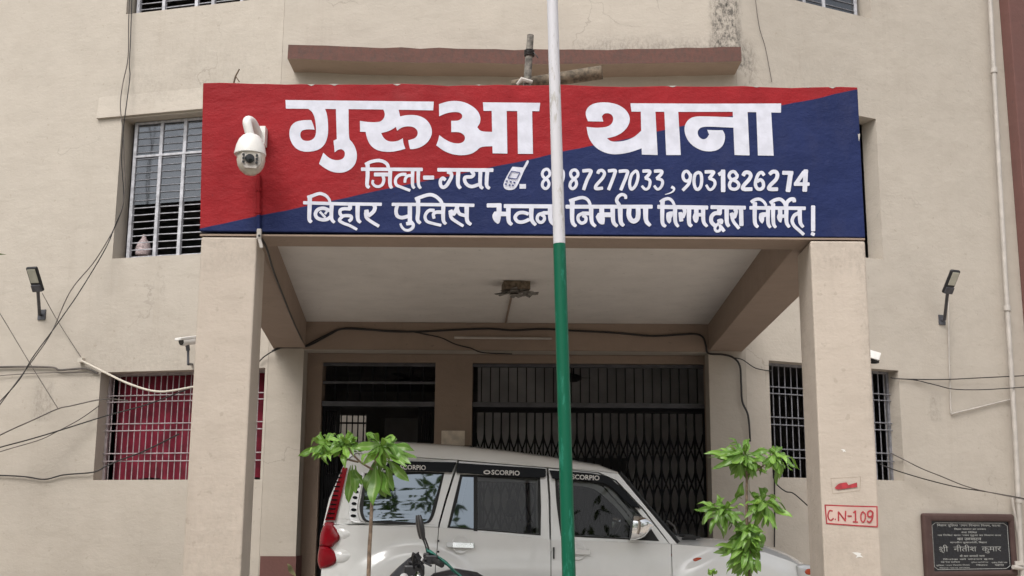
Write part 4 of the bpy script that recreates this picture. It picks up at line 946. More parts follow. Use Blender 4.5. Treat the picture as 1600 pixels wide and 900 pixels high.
# ------------------------------------------------------------------ flagpole
FPY = 5.85
pole = thing("flagpole", "slightly leaning flagpole painted white above and green below in front of the porch", "flagpole", (P(889, 900, FPY).x + .03, FPY, 0))
pt_ = lambda px, py: P(px, py, FPY)
ptop, pmid, pbot = pt_(863, 0), pt_(874, 381), pt_(889, 900)
d1 = (pmid - pbot); base = pbot - d1 * (pbot.z / d1.z); ttop = ptop + (ptop - pmid) * 1.1
b = MB(); b.tube([pmid, pmid.lerp(ptop, .5), ptop, ttop], [.0305, .0295, .0285, .026], 20); b.build("upper_tube", M['pole_white'], pole, smooth=True)
b = MB(); b.tube([base, pbot, pbot.lerp(pmid, .5), pmid - Vector((0, 0, .001))], [.034, .033, .0325, .0315], 20); b.build("lower_tube", M['pole_green'], pole, smooth=True)
b = MB(); b.box(base.x - .3, base.x + .3, FPY - .3, FPY + .3, .004, .22); b.build("plinth", M['concrete'], pole, bevel=.02)

# ------------------------------------------------------------------ saplings
def leaf_mat(name, a, b_, c_):
    n = NT(name); n.set(.38); at = n.n("ShaderNodeVertexColor"); at.layer_name = "tone"
    sp = n.n("ShaderNodeSeparateColor"); n.l(at.outputs[0], sp.inputs[0])
    cc = n.mix(sp.outputs[0], a, b_); cc = n.mix(sp.outputs[1], cc, c_); n.col(cc)
    tr = n.n("ShaderNodeBsdfTranslucent"); n.l(n.mix(.4, cc, (.35, .5, .06, 1)), tr.inputs[0]); mx = n.n("ShaderNodeMixShader"); mx.inputs[0].default_value = .25
    n.l(n.b.outputs[0], mx.inputs[1]); n.l(tr.outputs[0], mx.inputs[2]); n.l(mx.outputs[0], n.o.inputs[0]); return n.m
M['leaf'] = leaf_mat("sapling_leaf", (.085, .19, .026, 1), (.24, .43, .075, 1), (.48, .60, .26, 1))
M['stem'] = simple("sapling_bark", (.17, .12, .085, 1), .8, var=.4, scale=40, bump=.3)
M['greenstem'] = simple("green_stem", (.12, .17, .05, 1), .7, var=.3, scale=30)
class Leaves:
    def __init__(s): s.mb = MB(); s.tones = []; s.lay = s.mb.bm.loops.layers.color.new("tone")
    def leaf(s, a, b, w, arch=.12, tone=None, roll=0.):
        a, b = Vector(a), Vector(b); d = b - a; L = d.length
        if L < .01: return
        n0 = Vector((random.uniform(-.45, .45), random.uniform(-.95, -.35), random.uniform(.35, .9))); side = d.cross(n0); side = side.normalized() if side.length > 1e-4 else Vector((1, 0, 0))
        side = Matrix.Rotation(roll, 3, d.normalized()) @ side; up = side.cross(d).normalized(); up = up if up.dot(n0) > 0 else -up
        tone = random.random() if tone is None else tone; n = 8; prev = None
        prof = [.07, .22, .48, .74, .94, 1.0, .84, .5, .02]
        for i in range(n + 1):
            t = i / n; c = a + d * t + up * (arch * L * math.sin(math.pi * min(1, t * .95 + .0)) + .012 * math.sin(t * 9 + tone * 20)); hw = w / 2 * prof[i]
            row = [s.mb.v(c - side * hw + up * hw * .28), s.mb.v(c - side * hw * .16), s.mb.v(c + side * hw * .16), s.mb.v(c + side * hw + up * hw * .28)]
            if prev:
                for k in range(3):
                    f = s.mb.bm.faces.new((prev[k], prev[k + 1], row[k + 1], row[k])); f.smooth = True
                    for lp in f.loops: lp[s.lay] = (tone, .55 if k == 1 else 0., 0, 1)
            prev = row
def sapling(nm, label, Y, stem_px, stem_r, whorls, singles, lean=0.):
    root = thing(nm, label, "sapling", (P(*stem_px[0], Y).x, Y, 0))
    st = [P(x, y, Y) for x, y in stem_px]; st = [Vector((st[0].x, Y, 0.0))] + st
    b = MB(); b.tube(smooth_line(st, 4), [stem_r * (1 - .5 * i / (len(smooth_line(st, 4)) - 1)) for i in range(len(smooth_line(st, 4)))], 8)
    lv = Leaves()
    for (c, dy, tips, w, twig) in whorls:
        cp = P(*c, Y + dy)
        if twig: tp = P(*twig, Y); b.tube(smooth_line([tp, tp.lerp(cp, .5) + Vector((0, 0, -.02)), cp], 4), stem_r * .45, 6)
        ex = [(c[0] + (t[0] - c[0]) * random.uniform(.55, .95) + random.uniform(-9, 9), c[1] + (t[1] - c[1]) * random.uniform(.5, .95) + random.uniform(-7, 7)) for t in tips]
        ex2 = [(c[0] + (t[0] - c[0]) * random.uniform(.8, 1.1) + random.uniform(-10, 10), c[1] + (t[1] - c[1]) * random.uniform(.8, 1.05) + random.uniform(-3, 12)) for t in tips]
        for (tx, ty) in tips + ex + ex2:
            dd = random.uniform(-.11, .11); L2 = math.hypot(tx - c[0], ty - c[1]) / (FPX / Y)
            if L2 < .13: dd = random.choice((-1, 1)) * random.uniform(.08, .16)
            lv.leaf(cp + Vector((random.uniform(-.008, .008), 0, random.uniform(-.01, .01))), P(tx, ty, Y + dy + dd), w * random.uniform(.45, .74), random.uniform(.05, .15), random.uniform(.1, 1), random.uniform(-.6, .6))
    for (x0, y0, x1, y1, w) in singles: lv.leaf(P(x0, y0, Y), P(x1, y1, Y + random.uniform(-.08, .08)), w, random.uniform(-.05, .08), random.uniform(0, .5), random.uniform(-.6, .6))
    b.build("stem", M['stem'], root, smooth=True); lv.mb.build("foliage", M['leaf'], root, recalc=False); return root
sapling("sapling", "thin single stemmed sapling with drooping whorled leaves before the SUV's quarter window", 6.6,
    [(576, 895), (579, 830), (582, 770), (588, 715), (594, 697)], .0125,
    [((596, 695), 0, [(616, 684), (571, 680), (651, 719), (645, 703), (636, 732), (601, 733), (565, 724), (553, 702), (620, 712), (585, 720)], .075, None),
     ((508, 695), .05, [(465, 713), (484, 708), (487, 687), (507, 678), (525, 676), (512, 726), (495, 719), (522, 708)], .05, (560, 722)),
     ((538, 694), -.05, [(544, 671), (528, 677), (557, 686), (565, 699), (520, 717), (544, 720), (515, 702), (553, 712)], .055, (585, 735))],
    [(589, 722, 583, 790, .075), (592, 728, 602, 778, .085), (586, 722, 572, 768, .075), (598, 722, 612, 768, .06), (606, 718, 638, 752, .055), (600, 720, 622, 745, .06), (548, 727, 545, 786, .055), (550, 727, 556, 770, .05), (553, 726, 566, 758, .045), (600, 735, 610, 775, .06)])
q = lambda pts: [(1080 + x / 3.75, 660 + y / 3.75) for x, y in pts]
sapling("sapling", "bushy sapling with tiers of green leaves before the SUV's bonnet", 6.9,
    q([(345, 895), (332, 700), (326, 600), (325, 420), (325, 300), (312, 205)]), .011,
    [((q([(310, 205)])[0]), 0, q([(90, 178), (70, 190), (215, 92), (345, 103), (130, 262), (168, 262), (232, 300), (252, 332), (350, 330), (362, 282), (408, 310), (452, 165), (425, 238), (270, 275), (200, 155), (330, 270)]), .062, None),
     ((q([(478, 190)])[0]), .04, q([(612, 262), (592, 290), (500, 272), (528, 150), (440, 300), (520, 332), (562, 244), (390, 165), (455, 255)]), .055, q([(325, 310)])[0]),
     ((q([(185, 512)])[0]), -.04, q([(30, 477), (25, 516), (65, 606), (105, 642), (155, 424), (302, 453), (182, 612), (252, 600), (316, 562), (202, 662), (276, 622), (120, 592), (228, 640)]), .055, q([(325, 640)])[0]),
     ((q([(420, 462)])[0]), .03, q([(412, 378), (320, 408), (528, 456), (592, 552), (520, 532), (476, 632), (450, 612), (380, 602), (310, 492), (430, 524), (310, 562), (345, 525)]), .058, q([(326, 600)])[0]),
     ((q([(332, 622)])[0]), 0, q([(395, 737), (432, 662), (412, 702), (360, 762), (270, 742), (215, 692), (185, 772), (240, 762), (410, 640), (300, 735)]), .055, None),
     ((q([(332, 742)])[0]), .02, q([(390, 882), (360, 884), (290, 905), (252, 862), (210, 852), (165, 790), (130, 735), (412, 757), (300, 862), (212, 892), (342, 892), (275, 835)]), .055, None)],
    [(*q([(330, 700)])[0], *q([(250, 800)])[0], .05), (*q([(332, 690)])[0], *q([(405, 805)])[0], .055), (*q([(335, 780)])[0], *q([(255, 890)])[0], .05), (*q([(335, 780)])[0], *q([(410, 870)])[0], .05), (*q([(325, 560)])[0], *q([(262, 655)])[0], .05), (*q([(328, 570)])[0], *q([(395, 680)])[0], .06), (*q([(305, 345)])[0], *q([(262, 450)])[0], .05), (*q([(360, 610)])[0], *q([(420, 735)])[0], .07), (*q([(300, 640)])[0], *q([(285, 760)])[0], .06), (*q([(340, 650)])[0], *q([(360, 770)])[0], .05)])
rt = thing("seedling", "tiny sprout with four pale leaves beside the bushy sapling", "plant", (P(1112, 898, 6.9).x, 6.9, 0)); lv = Leaves()
c = P(1113, 897, 6.9)
for t in ((1104, 890), (1115, 887), (1122, 894), (1106, 897)): lv.leaf(c, P(*t, 6.85), .022, .1, .9)
lv.mb.build("foliage", M['leaf'], rt, recalc=False); b = MB(); b.tube([(c.x, 6.9, 0), c], .004, 5); b.build("stem", M['greenstem'], rt)
rt = thing("weed", "pale grass blade standing at the foot of the left rear pillar", "plant", (P(460, 900, 9.0).x, 9.0, 0)); lv = Leaves()
c = P(463, 905, 9.0); lv.leaf(c, P(448, 881, 9.0), .04, .05, .0); lv.mb.build("blade", simple('dry_grass_blade', (.20, .19, .09, 1), .8), rt, recalc=False); b = MB(); b.tube([(c.x, 9.0, FLOOR), c], .006, 5); b.build("stem", M['greenstem'], rt)

# ------------------------------------------------------------------ motorcycles
M['bike_black'] = simple("bike_black_plastic", (.014, .014, .017, 1), .3, var=.3, scale=30)
M['bike_grey'] = simple("bike_grey_plastic", (.20, .20, .23, 1), .35, var=.2, scale=20)
M['teal'] = simple("teal_cloth_strip", (.03, .17, .13, 1), .8, var=.3, scale=60)
def motorcycle(label, mirrors, cowl, bodymat):
    r = thing("motorcycle", label, "motorcycle", (0, 0, 0), None)
    for x in (-.66, .62):
        t = MB(); t.lathe([(.24, -.045), (.28, -.045), (.305, 0), (.28, .045), (.24, .045)], (x, 0, .305), 32, (0, 1, 0)); w_ = t.build("wheel", M['tyre'], r, smooth=True)
        t = MB(); t.lathe([(.03, -.05), (.03, .05)], (x, 0, .305), 10, (0, 1, 0))
        for k in range(5):
            a = 2 * math.pi * k / 5; t.obox((x + .13 * math.cos(a), 0, .305 + .13 * math.sin(a)), (math.cos(a), 0, math.sin(a)), (0, 1, 0), (-math.sin(a), 0, math.cos(a)), .24, .02, .03)
        t.build("rim", M['alloy'], w_)
    t = MB()
    for y in (-.09, .09): t.tube([(-.66, y, .305), (-.40, y, .93)], .022, 10)
    t.box(-.46, -.36, -.11, .11, .86, .90); t.build("fork", M['chrome'], r)
    t = MB(); t.obox((-.67, 0, .62), (1, 0, .05), (0, 1, 0), (0, 0, 1), .40, .12, .04); t.build("mudguard", bodymat, r, bevel=.02)
    t = MB(); t.tube(smooth_line([(-.40, 0, .84), (-.15, 0, .62), (.1, 0, .5), (.62, 0, .42)], 5), .03, 8); t.tube([(-.38, 0, .7), (-.1, 0, .35), (.25, 0, .32)], .028, 8); t.tube([(.15, .1, .62), (.85, .1, .72)], .018, 6); t.tube([(.15, -.1, .62), (.85, -.1, .72)], .018, 6); t.build("frame", M['bike_black'], r)
    t = MB(); t.box(-.14, .22, -.14, .14, .26, .56); t.lathe([(.09, -.1), (.1, .1)], (-.02, 0, .52), 12, (-.4, 0, 1)); t.build("engine", M['bike_grey'], r, bevel=.03)
    t = MB(); n_ = 12; rows = []
    for i, (x, hw, z0, z1) in enumerate(((-.36, .05, .80, .86), (-.30, .12, .74, .92), (-.15, .155, .70, .955), (0, .15, .70, .93), (.12, .10, .72, .86), (.17, .07, .74, .82))): rows.append([Vector((x, hw * math.copysign(abs(math.cos(a)) ** .7, math.cos(a)), (z0 + z1) / 2 + (z1 - z0) / 2 * math.copysign(abs(math.sin(a)) ** .7, math.sin(a)))) for a in (2 * math.pi * k / 16 for k in range(17))])
    t.grid(rows); t.build("fuel_tank", bodymat, r, smooth=True, weld=True)
    t = MB(); t.obox((.50, 0, .80), (1, 0, .06), (0, 1, 0), (0, 0, 1), .75, .25, .10); t.build("seat", M['bike_black'], r, bevel=.04, smooth=True, seg=3)
    t = MB(); t.tube([(.2, -.14, .3), (.9, -.15, .38)], .04, 10); t.build("exhaust", M['chrome'], r, smooth=True)
    hb = MB()
    for s_ in (1, -1): hb.tube(smooth_line([(-.40, 0, .94), (-.40, s_ * .10, .97), (-.34, s_ * .22, 1.02), (-.28, s_ * .36, 1.0)], 5), .012, 8)
    h = hb.build("handlebar", M['bike_black'], r)
    for s_ in (1, -1):
        t = MB(); t.tube([(-.305, s_ * .29, 1.012), (-.26, s_ * .41, .99)], .019, 10); t.build("grip", M['rubber'], h, smooth=True)
        t = MB(); t.tube(smooth_line([(-.33, s_ * .25, 1.015), (-.38, s_ * .33, 1.01), (-.33, s_ * .43, .985)], 4), .007, 6); t.build("lever", M['bike_black'], h)
        t = MB(); t.box(-.36, -.28, s_ * .26 - .03, s_ * .26 + .03, .99, 1.05); t.build("switch_box", M['bike_black'], h, bevel=.01)
    if mirrors:
        for s_ in (1, -1):
            t = MB(); b0 = Vector((-.33, s_ * .24, 1.03)); b1 = Vector((-.37, s_ * .27, 1.16)); t.tube(smooth_line([b0, b0.lerp(b1, .5) + Vector((.006, 0, 0)), b1], 4), .006, 8); mr = t.build("mirror_stem", M['black'], r)
            t = MB(); rings = []
            for j in range(8):
                f_ = j / 7; s2 = math.sin(math.pi * (.08 + .84 * f_)) ** .45; c = b1 + Vector((-.03 * f_ - .008, s_ * .0, -.015 + .165 * f_)); rings.append([c + Vector((.020 * s2 * math.cos(a), .055 * s2 * math.sin(a), 0)) for a in (2 * math.pi * k / 14 for k in range(15))])
            t.grid(rings); t.build("mirror_shell", M['black'], mr, smooth=True, weld=True)
    if cowl:
        t = MB(); rows = []
        for i in range(9):
            f_ = i / 8; z = 1.065 - .40 * f_; x = -.40 - .27 * math.sin(f_ * 1.9) ** .9; hw = .02 + .15 * min(1, f_ * 1.6) ** .8 * (1 - .25 * max(0, f_ - .7) / .3)
            rows.append([Vector((x + .20 * abs(s_) ** 2.0 * min(1, f_ * 2 + .12), hw * s_, z - .04 * abs(s_) * (1 - f_))) for s_ in [-1 + k / 7 for k in range(15)]])
        t.grid(rows); cw = t.build("headlight_cowl", M['bike_black'], r, smooth=True, recalc=False)
        sol = cw.modifiers.new("thick", 'SOLIDIFY'); sol.thickness = .006
        t = MB(); t.tube(smooth_line([rows[k][0] + Vector((.004, 0, .0)) for k in range(9)], 3), .007, 6); t.tube(smooth_line([rows[k][-1] + Vector((.004, 0, .0)) for k in range(9)], 3), .007, 6); t.build("cowl_edge", M['silver'], cw)
        t = MB(); t.box(-.50, -.36, -.10, .10, .90, .98); t.box(-.47, -.40, -.13, .13, .80, .90); t.lathe([(.045, 0), (.05, .03)], (-.44, .06, .975), 16, (.3, 0, 1)); t.lathe([(.04, 0), (.045, .03)], (-.44, -.06, .975), 16, (.3, 0, 1)); t.build("instrument_pod", M['bike_black'], r, bevel=.015)
        t = MB(); t.lathe([(.01, 0), (.085, .02), (.09, .05)], (-.68, 0, .80), 20, (-1, 0, .1)); t.build("headlight", M['silver'], r, smooth=True)
        for s_ in (1, -1): t = MB(); t.tube([(-.50, s_ * .10, .88), (-.50, s_ * .2, .90)], .012, 8); t.lathe([(.012, 0), (.03, .03), (.012, .065)], (-.50, s_ * .18, .90), 12, (0, s_, 0)); t.build("turn_signal", M['silver'], r, smooth=True)
        t = MB(); random.seed(3)
        for k in range(7): t.tube(smooth_line([(-.40 + random.uniform(-.05, .04), random.uniform(-.2, .1), random.uniform(.94, 1.02)), (-.44, random.uniform(-.2, .1), random.uniform(.98, 1.06)), (-.42, random.uniform(-.1, .1), .86)], 5), .006, 6)
        t.build("control_cables", M['black'], r)
        t = MB(); pp = smooth_line([(-.36, -.24, 1.08), (-.30, -.26, 1.05), (-.22, -.25, .99), (-.15, -.22, .93), (-.10, -.2, .88)], 4)
        t.grid([[p + Vector((0, 0, .014 + .004 * math.sin(i))) for i, p in enumerate(pp)], [p + Vector((.006, -.030, -.004)) for p in pp], [p - Vector((0, 0, .014 - .004 * math.sin(i * 1.7))) for i, p in enumerate(pp)]]); cl = t.build("tied_cloth", M['teal'], r, smooth=True)
        sol = cl.modifiers.new("thick", 'SOLIDIFY'); sol.thickness = .004
    return r
mc = motorcycle("parked motorcycle with upright black mirror and teal cloth tied to its handlebar", True, True, M['bike_black'])
p = P(659, 866, 8.15); mc.location = (p.x + .36, 8.42, FLOOR - .02); mc.rotation_euler = (R(0), 0, R(6)); mc["group"] = "motorcycles parked before the SUV"
mc2 = motorcycle("white motorcycle without mirrors, its black lever just right of the flagpole", False, False, M['paint'])
p = P(940, 884, 8.2); mc2.location = (p.x - .30, 8.35, FLOOR - .165); mc2.rotation_euler = (0, 0, R(150)); mc2["group"] = "motorcycles parked before the SUV"

# ------------------------------------------------------------------ cameras, lamps
pz = thing("dome_camera", "white pan and tilt security camera on the red part of the sign band", "security camera", (P(391, 235, 7.45).x, 7.45, P(391, 235, 7.45).z))
c = P(391, 238, 7.42); k = 7.42 / FPX
b = MB(); b.lathe([(2 * k, 31 * k), (9 * k, 30 * k), (14 * k, 27 * k), (19 * k, 21 * k), (23 * k, 11 * k), (25.5 * k, -2 * k), (25.5 * k, -4.5 * k), (23.5 * k, -5 * k)][::-1], c, 36); b.build("housing", M['white_plastic'], pz, smooth=True)
b = MB(); b.lathe([(22.5 * k, -4 * k), (22.8 * k, -14 * k), (21 * k, -23 * k), (16.5 * k, -31 * k), (9 * k, -37 * k), (1 * k, -39 * k)][::-1], c, 36); ball = b.build("camera_ball", M['cream_plastic'], pz, smooth=True)
fy = c.y - 22.5 * k
b = MB(); b.prism([(c.x + x * k, fy - 1.6 * k + (abs(x) ** 2) * .012 * k, c.z + z * k) for x, z in ((-14, -7), (14, -7), (16, -10), (15.5, -24), (9, -33), (-9, -33), (-15.5, -24), (-16, -10))], (0, 3 * k, 0)); b.build("face_plate", M['pvc'], ball, bevel=.003)
b = MB(); b.lathe([(7 * k, 0), (7.5 * k, 2.5 * k), (4.5 * k, 3 * k)], (c.x - 2 * k, fy - 1.4 * k, c.z - 18 * k), 20, (0, -1, 0)); b.build("lens", M['lens'], ball, smooth=True)
b = MB()
for x in (-12, 9):
    for z in (-12, -18, -24): b.lathe([(1.9 * k, 0), (2 * k, 3 * k)], (c.x + x * k, fy - .6 * k, c.z + z * k), 10, (0, -1, 0))
b.build("infrared_lamp", M['black'], ball); ball.rotation_euler = (0, 0, R(13))
b = MB(); top = P(388, 190, 7.45); b.tube(smooth_line([c + Vector((-1 * k, .0, 27 * k)), (top.x, 7.42, top.z - .01), (top.x + .02, 7.5, top.z + .005), (top.x + .05, 7.64, top.z - .08)], 6), [.030] * 19, 14); b.box(P(403, 215, 7.6).x - .03, P(403, 215, 7.6).x + .05, 7.58, 7.658, P(403, 215, 7.6).z - .05, P(403, 205, 7.6).z + .03); b.build("arm", M['white_plastic'], pz, smooth=True)
cp_ = [P(404, 272, YF - .012), P(404, 330, YF - .012), P(404.5, 362, YF - .012)]
b = MB(); b.tube([Vector((p.x, YF - .016, p.z)) for p in cp_], .0135, 10)
for py in (296, 331): p = P(404, py, YF - .016); b.tube([p + Vector((0, 0, .012)), p - Vector((0, 0, .012))], .019, 10)
b.build("conduit", M['sign'], pz, smooth=True)
cable_end = MB(); e = P(405, 366, YF - .02); cable_end.obox(e, (1, 0, 0), (0, 1, 0), (0, 0, 1), .03, .03, .07); cable_end.obox(e + Vector((.012, -.002, -.06)), (1, 0, .3), (0, 1, 0), (-.3, 0, 1), .022, .022, .07); cable_end.build("conduit_elbow", M['pvc'], pz, bevel=.005)

def floodlight(label, W, px, py, bx, by):
    a = W.pt(bx, by, 0); r = thing("wall_lamp", label, "lamp", a, "black lamps on the two side walls")
    c = W.pt(px, py, .42); ax = (W.n * .55 + W.up * .83).normalized(); nrm = (W.n * .83 - W.up * .55).normalized(); sd = W.d.copy(); t = c - (a + W.up * .0)
    dr = (c - a); 
    b = MB(); b.tube([a, a + W.n * .05, c - ax * .10], .020, 10); b.obox(a + W.n * .008, W.d, W.n, W.up, .10, .016, .12); b.build("bracket_arm", M['greywood'] if False else M['transom'], r)
    b = MB(); b.obox(c, ax, sd, nrm, .30, .145, .045); hd = b.build("lamp_head", M['black'], r, bevel=.02, seg=3)
    b = MB(); b.obox(c + ax * .045 + nrm * .024, ax, sd, nrm, .165, .105, .006); b.build("diffuser", M['lampglass'], hd, bevel=.008)
    b = MB(); b.obox(c - ax * .105 + nrm * .012, ax, sd, nrm, .085, .125, .05); b.build("driver_box", M['transom'], hd, bevel=.008); return r
floodlight("black wall lamp on a short arm above the curtained window", WALL_L, 55, 436, 66, 492)
floodlight("black wall lamp on a short arm beside the drain pipe", WALL_R, 1486, 440, 1471, 500)
bc = WALL_L.pt(292, 533, .30); r = thing("bullet_camera", "white bullet security camera on a thin post over the curtained window", "security camera", WALL_L.pt(292, 567, .02))
b = MB(); dx = Vector((-.52, -.80, -.22)).normalized(); b.tube([bc - dx * .11, bc + dx * .08], .047, 16); b.obox(bc + Vector((0, 0, .035)), dx, (dx.y, -dx.x, 0), (0, 0, 1), .27, .095, .03); hb = b.build("housing", M['white_plastic'], r, smooth=True, bevel=.006)
b = MB(); b.tube([bc + dx * .0805, bc + dx * .084], .038, 16); b.build("lens", M['lens'], hb)
b = MB(); q0 = WALL_L.pt(294, 548, .28); q1 = WALL_L.pt(294, 569, .28); b.tube([bc, q0], .022, 10); b.tube([q0, q1], .014, 8); b.tube([q1, WALL_L.pt(300, 569, 0)], .014, 8); b.build("post", M['transom'], r)
dc = WALL_R.pt(1364, 560, .25); r = thing("bullet_camera", "white box camera half hidden behind the right column", "security camera", WALL_R.pt(1360, 556, 0))
b = MB(); b.obox(dc + Vector((.0, 0, .03)), (1, -.2, -.35), (0, 1, 0), (.35, 0, 1), .13, .13, .09); b.tube([dc + Vector((-.03, 0, .04)), WALL_R.pt(1350, 552, 0)], .02, 8); hb = b.build("housing", M['white_plastic'], r, bevel=.015)
b = MB(); b.lathe([(.05, 0), (.055, .03), (.035, .06)][::-1], dc + Vector((.015, 0, -.055)), 16); b.build("lens", M['lens'], hb)

# ceiling light fitting with its crumpled shade and conduit
cl = PZ(806, 442, ZC); r = thing("ceiling_lamp", "broken ceiling light fitting with a torn shade under the porch slab", "lamp", (cl.x, cl.y, ZC))
b = MB(); b.obox((cl.x, cl.y, ZC - .04), (1, .1, 0), (-.1, 1, 0), (0, 0, 1), .24, .24, .07); b.build("box", M['wood'], r)
b = MB(); random.seed(11)
for k in range(26):
    a = random.uniform(0, 6.28); rr = random.uniform(.04, .17); c = Vector((cl.x + rr * math.cos(a), cl.y + rr * .8 * math.sin(a), ZC - .075 - random.uniform(0, .03))); b.obox(c, (math.cos(a), math.sin(a), random.uniform(-.5, .1)), (-math.sin(a), math.cos(a), random.uniform(-.3, .3)), (0, 0, 1), random.uniform(.05, .13), random.uniform(.03, .08), .004)
b.build("torn_shade", M['greywood'], r)
b = MB(); e = PZ(790, 503, ZC); b.tube([(cl.x - .02, cl.y + .1, ZC - .012), (e.x, min(e.y, 12.9), ZC - .012)], .011, 8); b.build("conduit", M['beam'], r)

b = MB(); t0, t1 = P(710, 527.5, 12.90), P(862, 529, 12.90); b.tube([t0, t1], .014, 10); o = b.build("tube_light", M['pvc'], None, smooth=True); tag(o, "long unlit tube light along the beam over the entrance", "lamp")

# ------------------------------------------------------------------ pipes and cables
def cable(nm, label, pts, r, mat, cat="cable", group=None, k=6):
    b = MB(); b.tube(smooth_line(pts, k), r, 7); o = b.build(nm, mat, None, smooth=True); return tag(o, label, cat, group)
wl = lambda px, py, d=.02: WALL_L.pt(px, py, d)
wr_ = lambda px, py, d=.02: WALL_R.pt(px, py, d)
cr = lambda px, py, Y=12.93: P(px, py, Y)
WG = "loose wires on the building"
dp = [(1547, 0), (1559, 225), (1572, 450), (1586, 675), (1597, 900)]
b = MB(); b.tube([wr_(1541, -110, .09)] + [wr_(x, y, .09) for x, y in dp] + [wr_(1601, 990, .09)], .030, 14)
for x, y in ((1553, 110), (1574, 482), (1592, 782)): p0, p1 = wr_(x, y - 4, .09), wr_(x, y + 4, .09); b.tube([p0, p1], .043, 14)
o = b.build("drain_pipe", M['pvc'], None, smooth=True); tag(o, "tall pale drain pipe running down the right wall", "pipe")
b = MB(); b.tube([wr_(1581, 778, .07), wr_(1592, 840, .07), wr_(1594, 882, .07)], .016, 10); b.tube([wr_(1581, 778, .07), wr_(1600, 779, .07)], .016, 10); b.tube([wr_(1583, 886, .10), wr_(1604, 889, .10)], .026, 10); b.obox(wr_(1592, 880, .1), (1, 0, 0), (0, 1, 0), (0, 0, 1), .10, .04, .05)
o = b.build("water_pipe", M['pvc'], None, smooth=True); tag(o, "thin water pipe with a tap beside the black plaque", "pipe")
b = MB(); b.tube([wr_(1482, 468, .03), wr_(1483, 560, .02), wr_(1486, 646, .02)], .0085, 8); b.tube([wr_(1486, 647, .022), wr_(1580, 624, .022)], .0095, 8); o = b.build("conduit", M['pvc'], None); tag(o, "thin pale conduit dropping from the right wall lamp and turning to the drain pipe", "conduit")
b = MB(); b.tube(smooth_line([wl(126, 563, .05), wl(160, 580, .06), wl(205, 601, .06), wl(250, 612, .06), wl(305, 604, .06), wl(345, 598, .06)], 6), .0125, 10); b.obox(wl(127, 563, .03), WALL_L.d, WALL_L.n, WALL_L.up, .06, .06, .05); o = b.build("conduit", M['cream_plastic'], None, smooth=True); tag(o, "sagging white conduit crossing the top of the curtained window", "conduit")
cable("wire", "grey wire pair hanging from the top left window down past the upper window", [wl(204, -40, .04), wl(201, 30, .05), wl(200, 90, .05), wl(192, 130, .06), wl(188, 165, .14), wl(192, 205, .14), wl(194, 255, .1), wl(195, 300, .08), wl(184, 345, .1), wl(150, 405, .2), wl(110, 455, .3), wl(80, 520, .4), wl(48, 567, .5), wl(0, 632, .6), wl(-40, 690, .7)], .0065, M['wire'], group=WG)
cable("wire", "brown wire strand beside the grey pair left of the upper window", [wl(207, -40, .05), wl(204, 60, .06), wl(202, 100, .06), wl(203, 120, .06), wl(198, 160, .14), wl(193, 200, .15), wl(190, 250, .1), wl(193, 315, .08), wl(180, 352, .12), wl(165, 388, .2), wl(128, 450, .3), wl(103, 487, .38), wl(78, 522, .45), wl(50, 560, .52), wl(25, 600, .6), wl(-40, 668, .7)], .006, M['cable'], group=WG)
cable("wire", "thin dark wire slanting down at the far left edge below the left wall lamp", [wl(-30, 445, .3), wl(0, 490, .3), wl(45, 565, .28), wl(91, 639, .2)], .005, M['wire'], group=WG, k=3)
cable("wire", "thick dark cable along the left wall reaching the curtained window's top corner", [wl(-40, 574, .04), wl(0, 573.5, .03), wl(40, 573, .03), wl(82, 574, .03), wl(92, 578, .03), (wl(110, 577, .03)), wl(135, 576, .03), wl(153, 583, .03)], .012, M['pvc'] if False else M['wire'], group=WG)
cable("wire", "thin straight wire just under the thick cable on the left wall", [wl(-40, 590, .03), wl(0, 587, .03), wl(60, 583, .03), wl(138, 582, .03), wl(155, 586, .03)], .005, M['wire'], group=WG)
cable("wire", "wire sagging into the left side of the curtained window at its upper rods", [wl(-40, 700, .5), wl(10, 675, .45), wl(50, 657, .4), wl(90, 639, .25), wl(112, 634, .2), wl(160, 624, .03), wl(200, 626, -.1)], .0075, M['wire'], group=WG)
cable("wire", "dark wire rising across the middle of the curtained window's grille", [wl(-40, 712, .4), wl(0, 699, .35), wl(45, 687, .3), wl(95, 672, .2), wl(165, 650, .02), wl(230, 632, -.08), wl(296, 607, -.1)], .0075, M['cable'], group=WG)
cable("wire", "grey wire close below the dark wire, crossing the red curtain", [wl(-40, 722, .4), wl(0, 706, .35), wl(60, 688, .3), wl(88, 675, .2), (wl(125, 655, .1)), wl(155, 634, .02)], .0055, M['wire'], group=WG)
cable("wire", "lowest wire on the left wall, entering the curtained window's bottom corner", [wl(-40, 745, .03), wl(0, 743, .03), wl(40, 745, .03), wl(70, 749, .03), wl(100, 742, .03), wl(145, 738, .03), wl(165, 729, -.05), wl(185, 720, -.12), wl(225, 705, -.13), wl(280, 678, -.12)], .0085, M['cable'], group=WG)
cable("wire", "faint thin wire from the left wall lamp down to the white conduit", [wl(66, 458, .25), wl(85, 493, .1), wl(105, 525, .03), wl(126, 557, .03)], .004, M['wire'], group=WG, k=3)
cable("wire", "straight dark wire crossing the right wall from the barred window to the pier", [wr_(1392, 590, -.05), wr_(1405, 592, .02), wr_(1470, 593, .03), wr_(1540, 590, .06), wr_(1640, 585, .1)], .0065, M['cable'], group=WG)
cable("wire", "sagging dark wire under the straight one on the right wall", [wr_(1405, 592, .02), wr_(1430, 594, .03), wr_(1460, 601, .05), wr_(1490, 608, .05), wr_(1530, 609, .07), wr_(1570, 607, .12), wr_(1640, 602, .15)], .006, M['cable'], group=WG)
